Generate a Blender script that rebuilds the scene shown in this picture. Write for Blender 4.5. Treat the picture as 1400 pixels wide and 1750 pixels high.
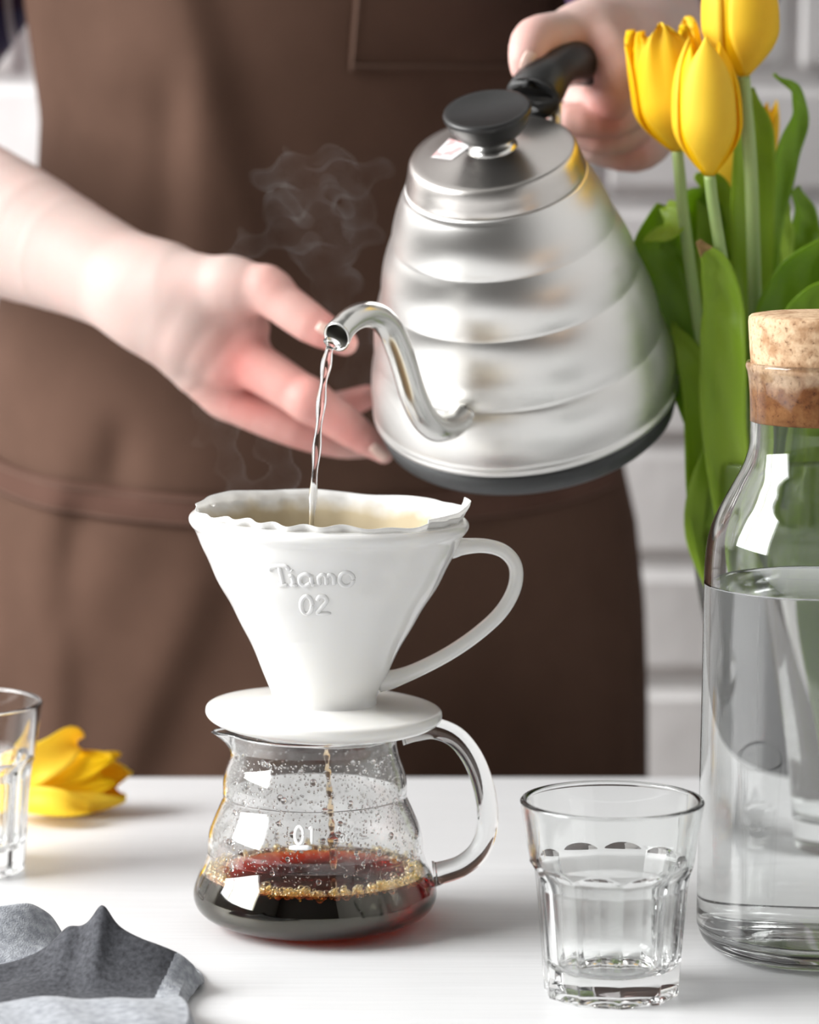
import bpy, bmesh, math, random
import numpy as np
from math import sin, cos, pi, radians, sqrt, exp, atan2
from mathutils import Vector, Matrix
from mathutils.bvhtree import BVHTree

random.seed(7); np.random.seed(7)
sc = bpy.context.scene
for o in list(bpy.data.objects): bpy.data.objects.remove(o)
C = sc.collection

# ------------------------------------------------------------------ camera
CAM_H, PITCH = 0.365, radians(7.5)
FPX = 1400*100/24
cd = bpy.data.cameras.new('camera'); cam = bpy.data.objects.new('camera', cd); C.objects.link(cam)
cam.location = (0, 0, CAM_H); cam.rotation_euler = (pi/2 - PITCH, 0, 0)
cd.sensor_fit = 'HORIZONTAL'; cd.sensor_width = 24; cd.lens = 100; cd.clip_start = 0.02
cd.dof.use_dof = True; cd.dof.focus_distance = 1.40; cd.dof.aperture_fstop = 6.3
sc.camera = cam
# ------------------------------------------------------------------ world, window light, exposure
w = bpy.data.worlds.new('world'); sc.world = w; w.use_nodes = True
w.node_tree.nodes['Background'].inputs[0].default_value = (0.9, 0.95, 1, 1)
w.node_tree.nodes['Background'].inputs[1].default_value = 0.9
WX, WY0, WY1, WZ0, WZ1 = -2.70, -0.15, 2.10, 0.60, 2.80        # window opening in the left wall
ld = bpy.data.lights.new('window_daylight', 'AREA'); ld.shape = 'RECTANGLE'
ld.size = WZ1-WZ0; ld.size_y = WY1-WY0; ld.energy = 305; ld.color = (1.0, 0.995, 0.985)
lo = bpy.data.objects.new('window_daylight', ld); C.objects.link(lo)
lo.location = (WX-0.06, (WY0+WY1)/2, (WZ0+WZ1)/2); lo.rotation_euler = (0, -pi/2, 0)
vs = sc.view_settings
vs.view_transform = 'Standard'; vs.look = 'None'; vs.gamma = 1; vs.use_curve_mapping = False; vs.exposure = 0.0
sc.display_settings.display_device = 'sRGB'
cy = sc.cycles
cy.max_bounces = 24; cy.transmission_bounces = 24; cy.transparent_max_bounces = 24; cy.glossy_bounces = 8; cy.diffuse_bounces = 5
cy.use_denoising = True; cy.sample_clamp_indirect = 6; cy.blur_glossy = 0.5

# ------------------------------------------------------------------ pixel <-> place helpers
def P(px, py, Y):
    dx = (px-700)/FPX; dy = -(py-875)/FPX
    d = Vector((dx, cos(PITCH)+dy*sin(PITCH), -sin(PITCH)+dy*cos(PITCH)))
    return d*(Y/d.y) + Vector((0, 0, CAM_H))
def depth(v): return v[1]*cos(PITCH) - (v[2]-CAM_H)*sin(PITCH)
def zr(py, hw, Y):                       # silhouette row and half width -> (radius, height) at distance Y
    v = P(700, py, Y); return (hw*depth(v)/FPX, v.z)

# ------------------------------------------------------------------ materials
MAT = {}
def nodes(name):
    m = bpy.data.materials.new(name); m.use_nodes = True; MAT[name] = m
    nt = m.node_tree; return m, nt, nt.nodes['Principled BSDF']
def S(b, **k):
    for a, v in k.items():
        key = {'col':'Base Color','rough':'Roughness','metal':'Metallic','trans':'Transmission Weight','ior':'IOR','sss':'Subsurface Weight',
               'sssr':'Subsurface Radius','ssss':'Subsurface Scale','spec':'Specular IOR Level','coat':'Coat Weight','coatr':'Coat Roughness',
               'sheen':'Sheen Weight','sheenr':'Sheen Roughness','aniso':'Anisotropic','alpha':'Alpha','sheent':'Sheen Tint'}[a]
        if key in ('Base Color','Sheen Tint'): v = tuple(v)+(1,)
        b.inputs[key].default_value = v
def tc(nt, out='Object'):
    return nt.nodes.new('ShaderNodeTexCoord').outputs[out]
def noise(nt, vec, scale, detail=4, rough=.55, stretch=None):
    if stretch:
        mp = nt.nodes.new('ShaderNodeMapping'); mp.inputs['Scale'].default_value = stretch
        nt.links.new(vec, mp.inputs['Vector']); vec = mp.outputs[0]
    n = nt.nodes.new('ShaderNodeTexNoise'); n.inputs['Scale'].default_value = scale
    n.inputs['Detail'].default_value = detail; n.inputs['Roughness'].default_value = rough
    nt.links.new(vec, n.inputs['Vector']); return n.outputs['Fac']
def ramp(nt, fac, stops):
    r = nt.nodes.new('ShaderNodeValToRGB'); e = r.color_ramp.elements
    while len(e) < len(stops): e.new(0.5)
    for i, (p, c) in enumerate(stops):
        e[i].position = p; e[i].color = tuple(c)+(1,)
    nt.links.new(fac, r.inputs['Fac']); return r.outputs['Color']
def bump(nt, b, h, strength=.3, dist=.001):
    n = nt.nodes.new('ShaderNodeBump'); n.inputs['Strength'].default_value = strength; n.inputs['Distance'].default_value = dist
    nt.links.new(h, n.inputs['Height']); nt.links.new(n.outputs[0], b.inputs['Normal'])
def plain(name, col, rough=.5, **k):
    m, nt, b = nodes(name); S(b, col=col, rough=rough, **k); return m
def noisy(name, c0, c1, scale, rough=.5, bs=.0, bd=.001, stretch=None, detail=4, lo=.3, hi=.7, **k):
    m, nt, b = nodes(name); S(b, rough=rough, **k)
    f = noise(nt, tc(nt), scale, detail, stretch=stretch)
    nt.links.new(ramp(nt, f, [(lo, c0), (hi, c1)]), b.inputs['Base Color'])
    if bs: bump(nt, b, f, bs, bd)
    return m
def glass(name, col=(1,1,1), ior=1.5, rough=0.0):
    m, nt, b = nodes(name); S(b, col=col, rough=rough, trans=1, ior=ior); return m
def absorb(m, col, density):
    nt = m.node_tree; v = nt.nodes.new('ShaderNodeVolumeAbsorption')
    v.inputs['Color'].default_value = tuple(col)+(1,); v.inputs['Density'].default_value = density
    nt.links.new(v.outputs[0], nt.nodes['Material Output'].inputs['Volume'])
def translucent(m, fac, col=None):
    nt = m.node_tree; b = nt.nodes['Principled BSDF']; t = nt.nodes.new('ShaderNodeBsdfTranslucent'); mx = nt.nodes.new('ShaderNodeMixShader')
    src = b.inputs['Base Color']
    if col: t.inputs[0].default_value = tuple(col)+(1,)
    elif src.is_linked: nt.links.new(src.links[0].from_socket, t.inputs[0])
    else: t.inputs[0].default_value = src.default_value
    mx.inputs[0].default_value = fac
    nt.links.new(b.outputs[0], mx.inputs[1]); nt.links.new(t.outputs[0], mx.inputs[2]); nt.links.new(mx.outputs[0], nt.nodes['Material Output'].inputs['Surface'])

noisy('table_paint', (.70,.705,.715), (.76,.765,.775), 6, rough=.38, bs=.10, bd=.0006, stretch=(2,60,60))
noisy('brick_paint', (.76,.755,.75), (.86,.855,.85), 14, rough=.8, bs=.6, bd=.004, detail=8)
noisy('mortar', (.60,.595,.59), (.72,.715,.71), 30, rough=.9, bs=.5, bd=.003)
plain('wall_white', (.35,.35,.345), .8); plain('ceiling_paint', (.16,.16,.155), .8); plain('wall_right_paint', (.46,.456,.452), .8); plain('wall_grey', (.05,.048,.045), .8); plain('floor_wood', (.12,.085,.06), .5)
plain('window_frame', (.85,.85,.84), .4)
plain('porcelain', (.86,.852,.825), .09, sss=.25, sssr=(.010,.009,.007), ssss=1.0, coat=.3, coatr=.03)
m, nt, b = nodes('steel'); S(b, col=(.78,.77,.75), rough=.30, metal=1, aniso=.85)
tg = nt.nodes.new('ShaderNodeTangent'); tg.direction_type = 'RADIAL'; tg.axis = 'Z'; nt.links.new(tg.outputs[0], b.inputs['Tangent'])
plain('steel_tube', (.72,.715,.69), .22, metal=1)
plain('steel_lid', (.60,.575,.55), .30, metal=1)
plain('black_resin', (.012,.012,.012), .38); plain('rubber_base', (.035,.037,.038), .45)
m, nt, b = nodes('sticker'); S(b, rough=.4)
wv = nt.nodes.new('ShaderNodeTexChecker'); wv.inputs['Scale'].default_value = 260; wv.inputs['Color1'].default_value = (.85,.85,.85,1); wv.inputs['Color2'].default_value = (.8,.45,.45,1)
f = noise(nt, tc(nt), 160, 2); nt.links.new(ramp(nt, f, [(.50,(.86,.85,.86)), (.58,(.80,.42,.42))]), b.inputs['Base Color'])
m = noisy('paper', (.86,.86,.85), (.92,.92,.91), 260, rough=.85, bs=.25, bd=.0004)
nt = m.node_tree; b = nt.nodes['Principled BSDF']
sep = nt.nodes.new('ShaderNodeSeparateXYZ'); nt.links.new(tc(nt), sep.inputs[0])
wn = noise(nt, tc(nt), 55, 3); ad = nt.nodes.new('ShaderNodeMath'); ad.operation = 'MULTIPLY_ADD'; ad.inputs[1].default_value = .012
nt.links.new(wn, ad.inputs[0]); nt.links.new(sep.outputs['Z'], ad.inputs[2])
mr = nt.nodes.new('ShaderNodeMapRange'); mr.inputs['From Min'].default_value = -.0035; mr.inputs['From Max'].default_value = .0025; nt.links.new(ad.outputs[0], mr.inputs['Value'])
mixc = nt.nodes.new('ShaderNodeMixRGB'); mixc.inputs[1].default_value = (.62,.53,.36,1)
nt.links.new(mr.outputs[0], mixc.inputs[0]); nt.links.new(b.inputs['Base Color'].links[0].from_socket, mixc.inputs[2]); nt.links.new(mixc.outputs[0], b.inputs['Base Color'])
translucent(m, .35)
glass('clear_glass', (.985,.995,.99), 1.5); glass('tumbler_glass', (.98,.99,.985), 1.5); glass('water', (1,1,1), 1.333)
glass('stream_water', (.98,.99,1), 1.333)
m = glass('coffee', (1,1,1), 1.335); absorb(m, (.953,.79,.10), 800)
m = glass('coffee_thin', (1,1,1), 1.335); absorb(m, (.93,.62,.05), 350)
m = bpy.data.materials.new('foam'); m.use_nodes = True; MAT['foam'] = m; nt = m.node_tree; nt.nodes.remove(nt.nodes['Principled BSDF'])   # thin bubble films
tr = nt.nodes.new('ShaderNodeBsdfTransparent'); tr.inputs[0].default_value = (1,.96,.85,1); gl = nt.nodes.new('ShaderNodeBsdfGlossy'); gl.inputs['Color'].default_value = (1,.95,.75,1); gl.inputs['Roughness'].default_value = .08
lw = nt.nodes.new('ShaderNodeLayerWeight'); lw.inputs['Blend'].default_value = .42; mx = nt.nodes.new('ShaderNodeMixShader')
nt.links.new(lw.outputs['Facing'], mx.inputs[0]); nt.links.new(tr.outputs[0], mx.inputs[1]); nt.links.new(gl.outputs[0], mx.inputs[2]); nt.links.new(mx.outputs[0], nt.nodes['Material Output'].inputs['Surface'])
glass('droplet', (1,1,1), 1.333)
plain('print_white', (.85,.85,.85), .5)
m = noisy('tulip_yellow', (.95,.60,.002), (.97,.70,.006), 18, spec=.25, rough=.5, stretch=(1,1,.3)); translucent(m, .42)
m = noisy('tulip_pale', (.96,.64,.004), (.98,.78,.08), 18, spec=.25, rough=.5, stretch=(1,1,.3)); translucent(m, .42)
m = noisy('leaf', (.17,.32,.015), (.27,.45,.025), 14, rough=.42, bs=.15, bd=.0006, stretch=(5,5,.6)); translucent(m, .42, (.45,.66,.025))
m = noisy('leaf_light', (.32,.50,.04), (.44,.62,.06), 14, rough=.42, bs=.15, bd=.0006, stretch=(5,5,.6)); translucent(m, .42, (.52,.70,.05))
m = noisy('stem', (.27,.40,.12), (.36,.47,.18), 20, rough=.5, stretch=(4,4,.4), sss=.1, ssss=.003)
plain('dry_tip', (.32,.20,.07), .8); plain('pollen', (.25,.2,.05), .8)
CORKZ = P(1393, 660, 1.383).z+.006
m, nt, b = nodes('cork'); S(b, rough=.85)
v1 = noise(nt, tc(nt), 420, 5, .7); v2 = noise(nt, tc(nt), 120, 3)
c1 = ramp(nt, v1, [(.32,(.20,.10,.045)), (.44,(.56,.38,.23)), (.75,(.72,.53,.35))])
c2 = ramp(nt, v2, [(.36,(.62,.50,.40)), (.55,(1,1,1))])
mm = nt.nodes.new('ShaderNodeMixRGB'); mm.blend_type = 'MULTIPLY'; mm.inputs[0].default_value = 1
nt.links.new(c1, mm.inputs[1]); nt.links.new(c2, mm.inputs[2])
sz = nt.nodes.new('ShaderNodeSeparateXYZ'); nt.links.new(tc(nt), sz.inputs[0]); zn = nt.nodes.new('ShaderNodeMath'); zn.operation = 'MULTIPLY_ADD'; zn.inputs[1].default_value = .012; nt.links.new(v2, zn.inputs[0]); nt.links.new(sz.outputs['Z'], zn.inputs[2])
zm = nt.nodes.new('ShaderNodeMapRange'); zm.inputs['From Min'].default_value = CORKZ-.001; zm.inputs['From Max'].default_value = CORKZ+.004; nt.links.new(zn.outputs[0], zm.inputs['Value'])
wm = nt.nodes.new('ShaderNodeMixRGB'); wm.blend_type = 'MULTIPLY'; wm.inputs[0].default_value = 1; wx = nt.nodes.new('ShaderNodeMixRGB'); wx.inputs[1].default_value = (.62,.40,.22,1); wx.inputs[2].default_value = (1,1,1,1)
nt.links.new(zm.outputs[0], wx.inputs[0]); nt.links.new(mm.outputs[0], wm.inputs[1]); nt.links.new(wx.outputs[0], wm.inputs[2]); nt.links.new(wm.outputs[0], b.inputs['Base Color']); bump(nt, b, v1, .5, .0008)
m, nt, b = nodes('apron_canvas'); S(b, rough=.85, spec=.08, sheen=0)
f = noise(nt, tc(nt), 9, 5); g = noise(nt, tc(nt), 900, 1)
nt.links.new(ramp(nt, f, [(.3,(.078,.044,.031)), (.7,(.112,.064,.046))]), b.inputs['Base Color']); bump(nt, b, g, .25, .0006)
m, nt, b = nodes('apron_band'); S(b, rough=.85, spec=.08, sheen=0)
f = noise(nt, tc(nt), 20, 5); nt.links.new(ramp(nt, f, [(.3,(.088,.046,.034)), (.7,(.115,.062,.047))]), b.inputs['Base Color']); bump(nt, b, noise(nt, tc(nt), 500, 1), .3, .0006)
plain('thread', (.125,.072,.050), .8)
# plaid shirt
m, nt, b = nodes('plaid'); S(b, rough=.85)
xyz = nt.nodes.new('ShaderNodeSeparateXYZ'); nt.links.new(tc(nt), xyz.inputs[0])
def band(sock, scale, thr):
    a = nt.nodes.new('ShaderNodeMath'); a.operation = 'MULTIPLY'; a.inputs[1].default_value = scale; nt.links.new(sock, a.inputs[0])
    s_ = nt.nodes.new('ShaderNodeMath'); s_.operation = 'SINE'; nt.links.new(a.outputs[0], s_.inputs[0])
    g_ = nt.nodes.new('ShaderNodeMath'); g_.operation = 'GREATER_THAN'; g_.inputs[1].default_value = thr; nt.links.new(s_.outputs[0], g_.inputs[0]); return g_.outputs[0]
base = None
def mixcol(fac, a, bcol):
    x = nt.nodes.new('ShaderNodeMixRGB'); nt.links.new(fac, x.inputs[0])
    if isinstance(a, tuple): x.inputs[1].default_value = a+(1,)
    else: nt.links.new(a, x.inputs[1])
    x.inputs[2].default_value = bcol+(1,); return x.outputs[0]
c = mixcol(band(xyz.outputs[0], 160, .2), (.33,.012,.03), (.035,.03,.10))
c = mixcol(band(xyz.outputs[2], 160, .3), c, (.05,.02,.06)); c = mixcol(band(xyz.outputs[0], 160, .97), c, (.6,.6,.62))
nt.links.new(c, b.inputs['Base Color'])
# skin, redder where the mesh is flagged flushed
m, nt, b = nodes('skin'); S(b, rough=.55, spec=.3, sss=.2, sssr=(1,.35,.2), ssss=.006)
at = nt.nodes.new('ShaderNodeAttribute'); at.attribute_name = 'flush'
f = noise(nt, tc(nt), 45, 4); mu = nt.nodes.new('ShaderNodeMath'); mu.operation = 'MULTIPLY_ADD'; mu.inputs[1].default_value = .5; mu.inputs[2].default_value = -.22
nt.links.new(f, mu.inputs[0]); sm_ = nt.nodes.new('ShaderNodeMath'); sm_.operation = 'ADD'; sm_.use_clamp = True
nt.links.new(mu.outputs[0], sm_.inputs[0]); nt.links.new(at.outputs['Fac'], sm_.inputs[1])
nt.links.new(ramp(nt, sm_.outputs[0], [(0,(.535,.408,.372)), (.5,(.64,.365,.325)), (1,(.60,.215,.19))]), b.inputs['Base Color'])
bump(nt, b, noise(nt, tc(nt), 350, 3), .12, .0006)
plain('nail', (.72,.50,.43), .28)
# towel
m, nt, b = nodes('linen'); S(b, rough=.95, sheen=.2)
f = noise(nt, tc(nt), 300, 3); g = noise(nt, tc(nt), 1400, 2)
nt.links.new(ramp(nt, f, [(.35,(.22,.235,.265)), (.65,(.40,.42,.455))]), b.inputs['Base Color']); bump(nt, b, g, .6, .0008)
noisy('linen_dark', (.030,.031,.037), (.085,.088,.10), 500, rough=.95, bs=.5, bd=.0006)
# steam
m = bpy.data.materials.new('steam'); m.use_nodes = True; MAT['steam'] = m; nt = m.node_tree
nt.nodes.remove(nt.nodes['Principled BSDF']); vsn = nt.nodes.new('ShaderNodeVolumeScatter'); vsn.inputs['Color'].default_value = (1,1,1,1); vsn.inputs['Anisotropy'].default_value = .2
f = noise(nt, tc(nt), 55, 3, .5, stretch=(1,1,.5)); mr = nt.nodes.new('ShaderNodeMapRange')
mr.inputs['From Min'].default_value = .40; mr.inputs['From Max'].default_value = .72; mr.inputs['To Min'].default_value = 1.0; mr.inputs['To Max'].default_value = 9.0
nt.links.new(f, mr.inputs['Value']); nt.links.new(mr.outputs[0], vsn.inputs['Density']); nt.links.new(vsn.outputs[0], nt.nodes['Material Output'].inputs['Volume'])

# ------------------------------------------------------------------ object helpers
def mesh(name, V, Fc, mat, smooth=True):
    me = bpy.data.meshes.new(name); me.from_pydata([tuple(v) for v in V], [], [tuple(int(i) for i in q) for q in Fc])
    if mat: me.materials.append(MAT[mat])
    if smooth: me.polygons.foreach_set('use_smooth', [True]*len(me.polygons))
    me.update(); return me
def link(name, me, parent=None, local=False):
    o = bpy.data.objects.new(name, me); C.objects.link(o)
    if parent is not None:
        o.parent = parent
        if not local:
            inv = world_of(parent).inverted(); me.transform(inv)
    return o
WORLD = {}
def world_of(o):
    while o is not None:
        if o.name in WORLD: return WORLD[o.name]
        o = o.parent
    return Matrix()
def obj(name, V, Fc, mat, parent=None, smooth=True, local=False):
    return link(name, mesh(name, V, Fc, mat, smooth), parent, local)
def empty(name, M):
    o = bpy.data.objects.new(name, None); C.objects.link(o); o.empty_display_size = .02
    o.matrix_world = M; WORLD[o.name] = M.copy(); return o
def T(v): return Matrix.Translation(Vector(v))
def tag(o, label, cat, group=None, kind=None):
    o['label'] = label; o['category'] = cat
    if group: o['group'] = group
    if kind: o['kind'] = kind
    return o
def struct(o, label=None):
    o['kind'] = 'structure'
    if label: o['label'] = label
    return o
def fixn(o):
    bm = bmesh.new(); bm.from_mesh(o.data); bmesh.ops.recalc_face_normals(bm, faces=bm.faces); bm.to_mesh(o.data); bm.free(); return o
def bevel(o, wd, seg=2):
    m = o.modifiers.new('bevel', 'BEVEL'); m.width = wd; m.segments = seg; m.limit_method = 'ANGLE'; return o
def box(x0, x1, y0, y1, z0, z1):
    V = [(x,y,z) for x in (x0,x1) for y in (y0,y1) for z in (z0,z1)]
    return V, [(0,1,3,2),(4,6,7,5),(0,4,5,1),(2,3,7,6),(0,2,6,4),(1,5,7,3)]
def boxes(lst):
    V, Fc = [], []
    for b_ in lst:
        v, f_ = box(*b_); n = len(V); V += v; Fc += [tuple(i+n for i in q) for q in f_]
    return V, Fc
def crom(pts, n):                                        # Catmull-Rom through points of any dimension
    p = np.array([list(q) for q in pts], float); out = []
    p = np.vstack([2*p[0]-p[1], p, 2*p[-1]-p[-2]]); k = len(p)-3
    for s in np.linspace(0, k-1e-9, n):
        i = int(s); t = s-i; a, b_, c_, d = p[i:i+4]
        out.append(.5*((2*b_)+(-a+c_)*t+(2*a-5*b_+4*c_-d)*t*t+(-a+3*b_-3*c_+d)*t**3))
    return np.array(out)
def lathe(prof, seg=96, rfun=None):
    V, Fc, rows = [], [], []
    for k, (r, z) in enumerate(prof):
        if r < 1e-7: rows.append([len(V)]); V.append((0,0,z)); continue
        rows.append(list(range(len(V), len(V)+seg)))
        for i in range(seg):
            a = 2*pi*i/seg; rr = r if rfun is None else rfun(r, z, a, k); V.append((rr*cos(a), rr*sin(a), z))
    for A, B in zip(rows, rows[1:]):
        if len(A) == 1 and len(B) == 1: continue
        for i in range(seg):
            j = (i+1) % seg
            if len(A) == 1: Fc.append((A[0], B[j], B[i]))
            elif len(B) == 1: Fc.append((A[i], A[j], B[0]))
            else: Fc.append((A[i], A[j], B[j], B[i]))
    return V, Fc
def offs(prof, t):                                       # offset an open (r,z) profile inwards
    p = np.array(prof); d = np.gradient(p, axis=0); n = np.stack([-d[:,1], d[:,0]], 1); n /= np.linalg.norm(n, axis=1)[:,None]+1e-12
    q = p + n*t; q[:,0] = np.maximum(q[:,0], 0); return q
def move(V, off): return [(v[0]+off[0], v[1]+off[1], v[2]+off[2]) for v in V]
def frames(pts):
    p = [Vector(q) for q in pts]; n = len(p); out = []; up = Vector((0,-1,0.02)).normalized()
    for i in range(n):
        t = (p[min(i+1,n-1)]-p[max(i-1,0)]).normalized()
        s = t.cross(up)
        if s.length < 1e-4: s = t.orthogonal()
        s.normalize(); up = s.cross(t).normalized(); out.append((p[i], t, s, up))
    return out
def tube(pts, rad, seg=12, flat=1.0, cap=True):          # rad: number or list; flat scales the second axis
    fr = frames(pts); V, Fc = [], []
    for i, (c_, t, s, u) in enumerate(fr):
        r = rad if np.isscalar(rad) else rad[i]
        for k in range(seg):
            a = 2*pi*k/seg; V.append(c_ + s*(r*cos(a)) + u*(r*flat*sin(a)))
    n = len(fr)
    for i in range(n-1):
        for k in range(seg):
            j = (k+1) % seg; Fc.append((i*seg+k, i*seg+j, (i+1)*seg+j, (i+1)*seg+k))
    if cap:
        Fc.append(tuple(range(seg))[::-1]); Fc.append(tuple(range((n-1)*seg, n*seg)))
    return V, Fc
def join(parts):
    V, Fc = [], []
    for v, f_ in parts:
        n = len(V); V += list(v); Fc += [tuple(i+n for i in q) for q in f_]
    return V, Fc
ICO = None
def ico():
    global ICO
    if ICO is None:
        bm = bmesh.new(); bmesh.ops.create_icosphere(bm, subdivisions=2, radius=1); bm.verts.ensure_lookup_table()
        ICO = (np.array([v.co[:] for v in bm.verts]), [tuple(v.index for v in f_.verts) for f_ in bm.faces]); bm.free()
    return ICO

# ---- signed distance modelling (bodies, steam)
def cap(G, a, b_, ra, rb, ys=1.0):
    ax, ay, az = float(a[0]), float(a[1])*ys, float(a[2]); bx, by, bz = float(b_[0])-ax, float(b_[1])*ys-ay, float(b_[2])-az
    x, y, z = G[...,0]-ax, G[...,1]*ys-ay, G[...,2]-az
    t = np.clip((x*bx+y*by+z*bz)/max(bx*bx+by*by+bz*bz, 1e-12), 0, 1)
    x -= t*bx; y -= t*by; z -= t*bz; x *= x; x += y*y; x += z*z
    return np.sqrt(x)-(ra+(rb-ra)*t)
def smin(a, b_, k):
    h = np.clip(.5+.5*(b_-a)/k, 0, 1); return b_*(1-h)+a*h-k*h*(1-h)
def chain(G, pts, rad, k=0, ys=1.0):                     # a smooth tapering limb through the joints
    n = 1+3*(len(pts)-1); c_ = crom(pts, n); r_ = np.interp(np.linspace(0, len(pts)-1, n), np.arange(len(pts)), rad)
    r_[1:-1] = .25*r_[:-2]+.5*r_[1:-1]+.25*r_[2:]; d = None
    for i in range(n-1):
        e = cap(G, c_[i], c_[i+1], r_[i], r_[i+1], ys); d = e if d is None else np.minimum(d, e)
    return d
def sparse(fun, lo, hi, h, m=4):                         # evaluate a distance field finely only near its surface
    lo = np.array(lo, float); n = [int((hi[i]-lo[i])/(h*m))+2 for i in range(3)]
    ax = [lo[i]+h*m*(np.arange(n[i])+.5-.5/m) for i in range(3)]
    Gc = np.stack(np.meshgrid(*ax, indexing='ij'), -1); Dc = fun(Gc.reshape(-1,3)).reshape(n)
    Fv = np.repeat(np.repeat(np.repeat(Dc, m, 0), m, 1), m, 2).astype(float)
    near = np.argwhere(np.abs(Fv) < h*m*1.15); Fv[tuple(near.T)] = fun(np.asfortranarray(lo+h*near)); return nets(Fv, lo, h)
def grid(lo, hi, h):
    ax = [np.arange(lo[i], hi[i]+h, h) for i in range(3)]
    return np.stack(np.meshgrid(*ax, indexing='ij'), -1).astype(np.float32)
def nets(Fv, lo, h):
    ins = Fv < 0; n = np.array(Fv.shape)-1
    cnt = np.zeros(n); acc = np.zeros(tuple(n)+(3,)); c8 = [(i,j,k) for i in (0,1) for j in (0,1) for k in (0,1)]
    sl = lambda c_: tuple(slice(c_[q], c_[q]+n[q]) for q in range(3))
    for a in c8:
        for ax in range(3):
            if a[ax]: continue
            b_ = list(a); b_[ax] = 1; fa, fb = Fv[sl(a)], Fv[sl(b_)]; x = ins[sl(a)] != ins[sl(b_)]
            t = np.where(x, fa/np.where(x, fa-fb, 1), 0); cnt += x
            for q in range(3): acc[...,q] += x*(a[q]+(t if q == ax else 0))
    act = cnt > 0; idx = -np.ones(n, int); idx[act] = np.arange(act.sum())
    ijk = np.argwhere(act); V = np.array(lo)+h*(ijk+acc[act]/cnt[act][:,None]); Q = []
    for ax in range(3):
        u, v_ = (ax+1) % 3, (ax+2) % 3
        s0 = [slice(None)]*3; s1 = [slice(None)]*3; s0[ax] = slice(0,-1); s1[ax] = slice(1,None)
        x = np.argwhere(ins[tuple(s0)] != ins[tuple(s1)])
        x = x[(x[:,u] > 0) & (x[:,v_] > 0) & (x[:,u] < n[u]) & (x[:,v_] < n[v_])]
        eu = np.zeros(3,int); eu[u] = 1; ev = np.zeros(3,int); ev[v_] = 1
        q = np.stack([idx[tuple((x-eu-ev).T)], idx[tuple((x-ev).T)], idx[tuple(x.T)], idx[tuple((x-eu).T)]], 1)
        fl = ~ins[tuple(x.T)]; q[fl] = q[fl][:, ::-1]; Q.append(q)
    return V, np.vstack(Q)

# ------------------------------------------------------------------ the setting
wb_ = struct(obj('wall_back', *box(-2.7, 1.9, 2.235, 2.36, -.80, 3.0), 'mortar', smooth=False), 'white painted brick wall behind the person')
def brick_mesh(seed):
    rs = random.Random(seed); bm = bmesh.new(); bmesh.ops.create_cube(bm, size=1)
    bmesh.ops.scale(bm, vec=(.236,.05,.070), verts=bm.verts); bmesh.ops.bevel(bm, geom=bm.edges[:], offset=.006, segments=1, affect='EDGES')
    for v in bm.verts: v.co += Vector((rs.uniform(-1,1)*.002, rs.uniform(-1,1)*.002, rs.uniform(-1,1)*.0018))
    me = bpy.data.meshes.new('brick'); bm.to_mesh(me); bm.free(); me.materials.append(MAT['brick_paint']); return me
BR = [brick_mesh(i) for i in range(5)]
for r in range(19):
    for c_ in range(12):
        o = bpy.data.objects.new('brick', BR[(r*3+c_*7) % 5]); C.objects.link(o); o.parent = wb_
        o.location = (-1.36+c_*.247+(.123 if r % 2 else 0), 2.252+random.uniform(-.0025,.0025), -.40+r*.0795); o.rotation_euler = (0, random.uniform(-.004,.004), 0)
struct(obj('wall_left', *boxes([(WX-.12,WX,-2.3,WY0,-.8,3.0),(WX-.12,WX,WY1,2.3,-.8,3.0),(WX-.12,WX,WY0,WY1,-.8,WZ0),(WX-.12,WX,WY0,WY1,WZ1,3.0)]), 'wall_white', smooth=False))
wn_ = struct(obj('window_1', *boxes([(WX-.05,WX-.01,WY0,WY0+.05,WZ0,WZ1),(WX-.05,WX-.01,WY1-.05,WY1,WZ0,WZ1),(WX-.05,WX-.01,WY0+.05,WY1-.05,WZ0,WZ0+.05),(WX-.05,WX-.01,WY0+.05,WY1-.05,WZ1-.05,WZ1)]), 'window_frame', smooth=False))
obj('mullion', *box(WX-.045,WX-.015,1.45,1.49,WZ0+.05,WZ1-.05), 'window_frame', wn_, smooth=False)
struct(obj('wall_right', *box(1.55,1.65,-2.3,2.3,-.8,3.0), 'wall_right_paint', smooth=False))
struct(obj('wall_front', *box(-2.7,1.6,-2.35,-2.25,-.8,3.0), 'wall_grey', smooth=False))
struct(obj('ceiling', *box(-2.85,1.7,-2.35,2.36,3.0,3.06), 'ceiling_paint', smooth=False))
struct(obj('floor', *box(-2.85,1.7,-2.35,2.36,-.86,-.80), 'floor_wood', smooth=False))

plain('added_door_dark', (.045,.042,.048), .5)
dr_ = struct(bevel(obj('added_door_1', *box(.345,1.22,2.17,2.205,-.80,1.35), 'added_door_dark', smooth=False), .004))  # added door out of view, there to darken what the carafe water refracts
for i, (z0_, z1_) in enumerate(((-.68,.02),(.14,1.22))): obj('added_door_panel', *box(.47,1.10,2.160,2.172,z0_,z1_), 'added_door_dark', dr_, smooth=False)

TY1 = 1.727
tb = empty('table', T((0, 1.3, -.8))); tag(tb, 'white painted wooden table in the foreground carrying the coffee things', 'table')
bevel(obj('table_top', *box(-1.1, 1.1, .62, TY1, -.03, 0), 'table_paint', tb, smooth=False), .002)
for x in (-1.03, 1.03):
    for y in (.69, 1.66): bevel(obj('leg', *box(x-.03, x+.03, y-.03, y+.03, -.8, -.03), 'table_paint', tb, smooth=False), .003)
for y in (1.64, .68): obj('apron_rail', *box(-.9,.9,y,y+.02,-.11,-.03), 'table_paint', tb, smooth=False)

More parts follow.
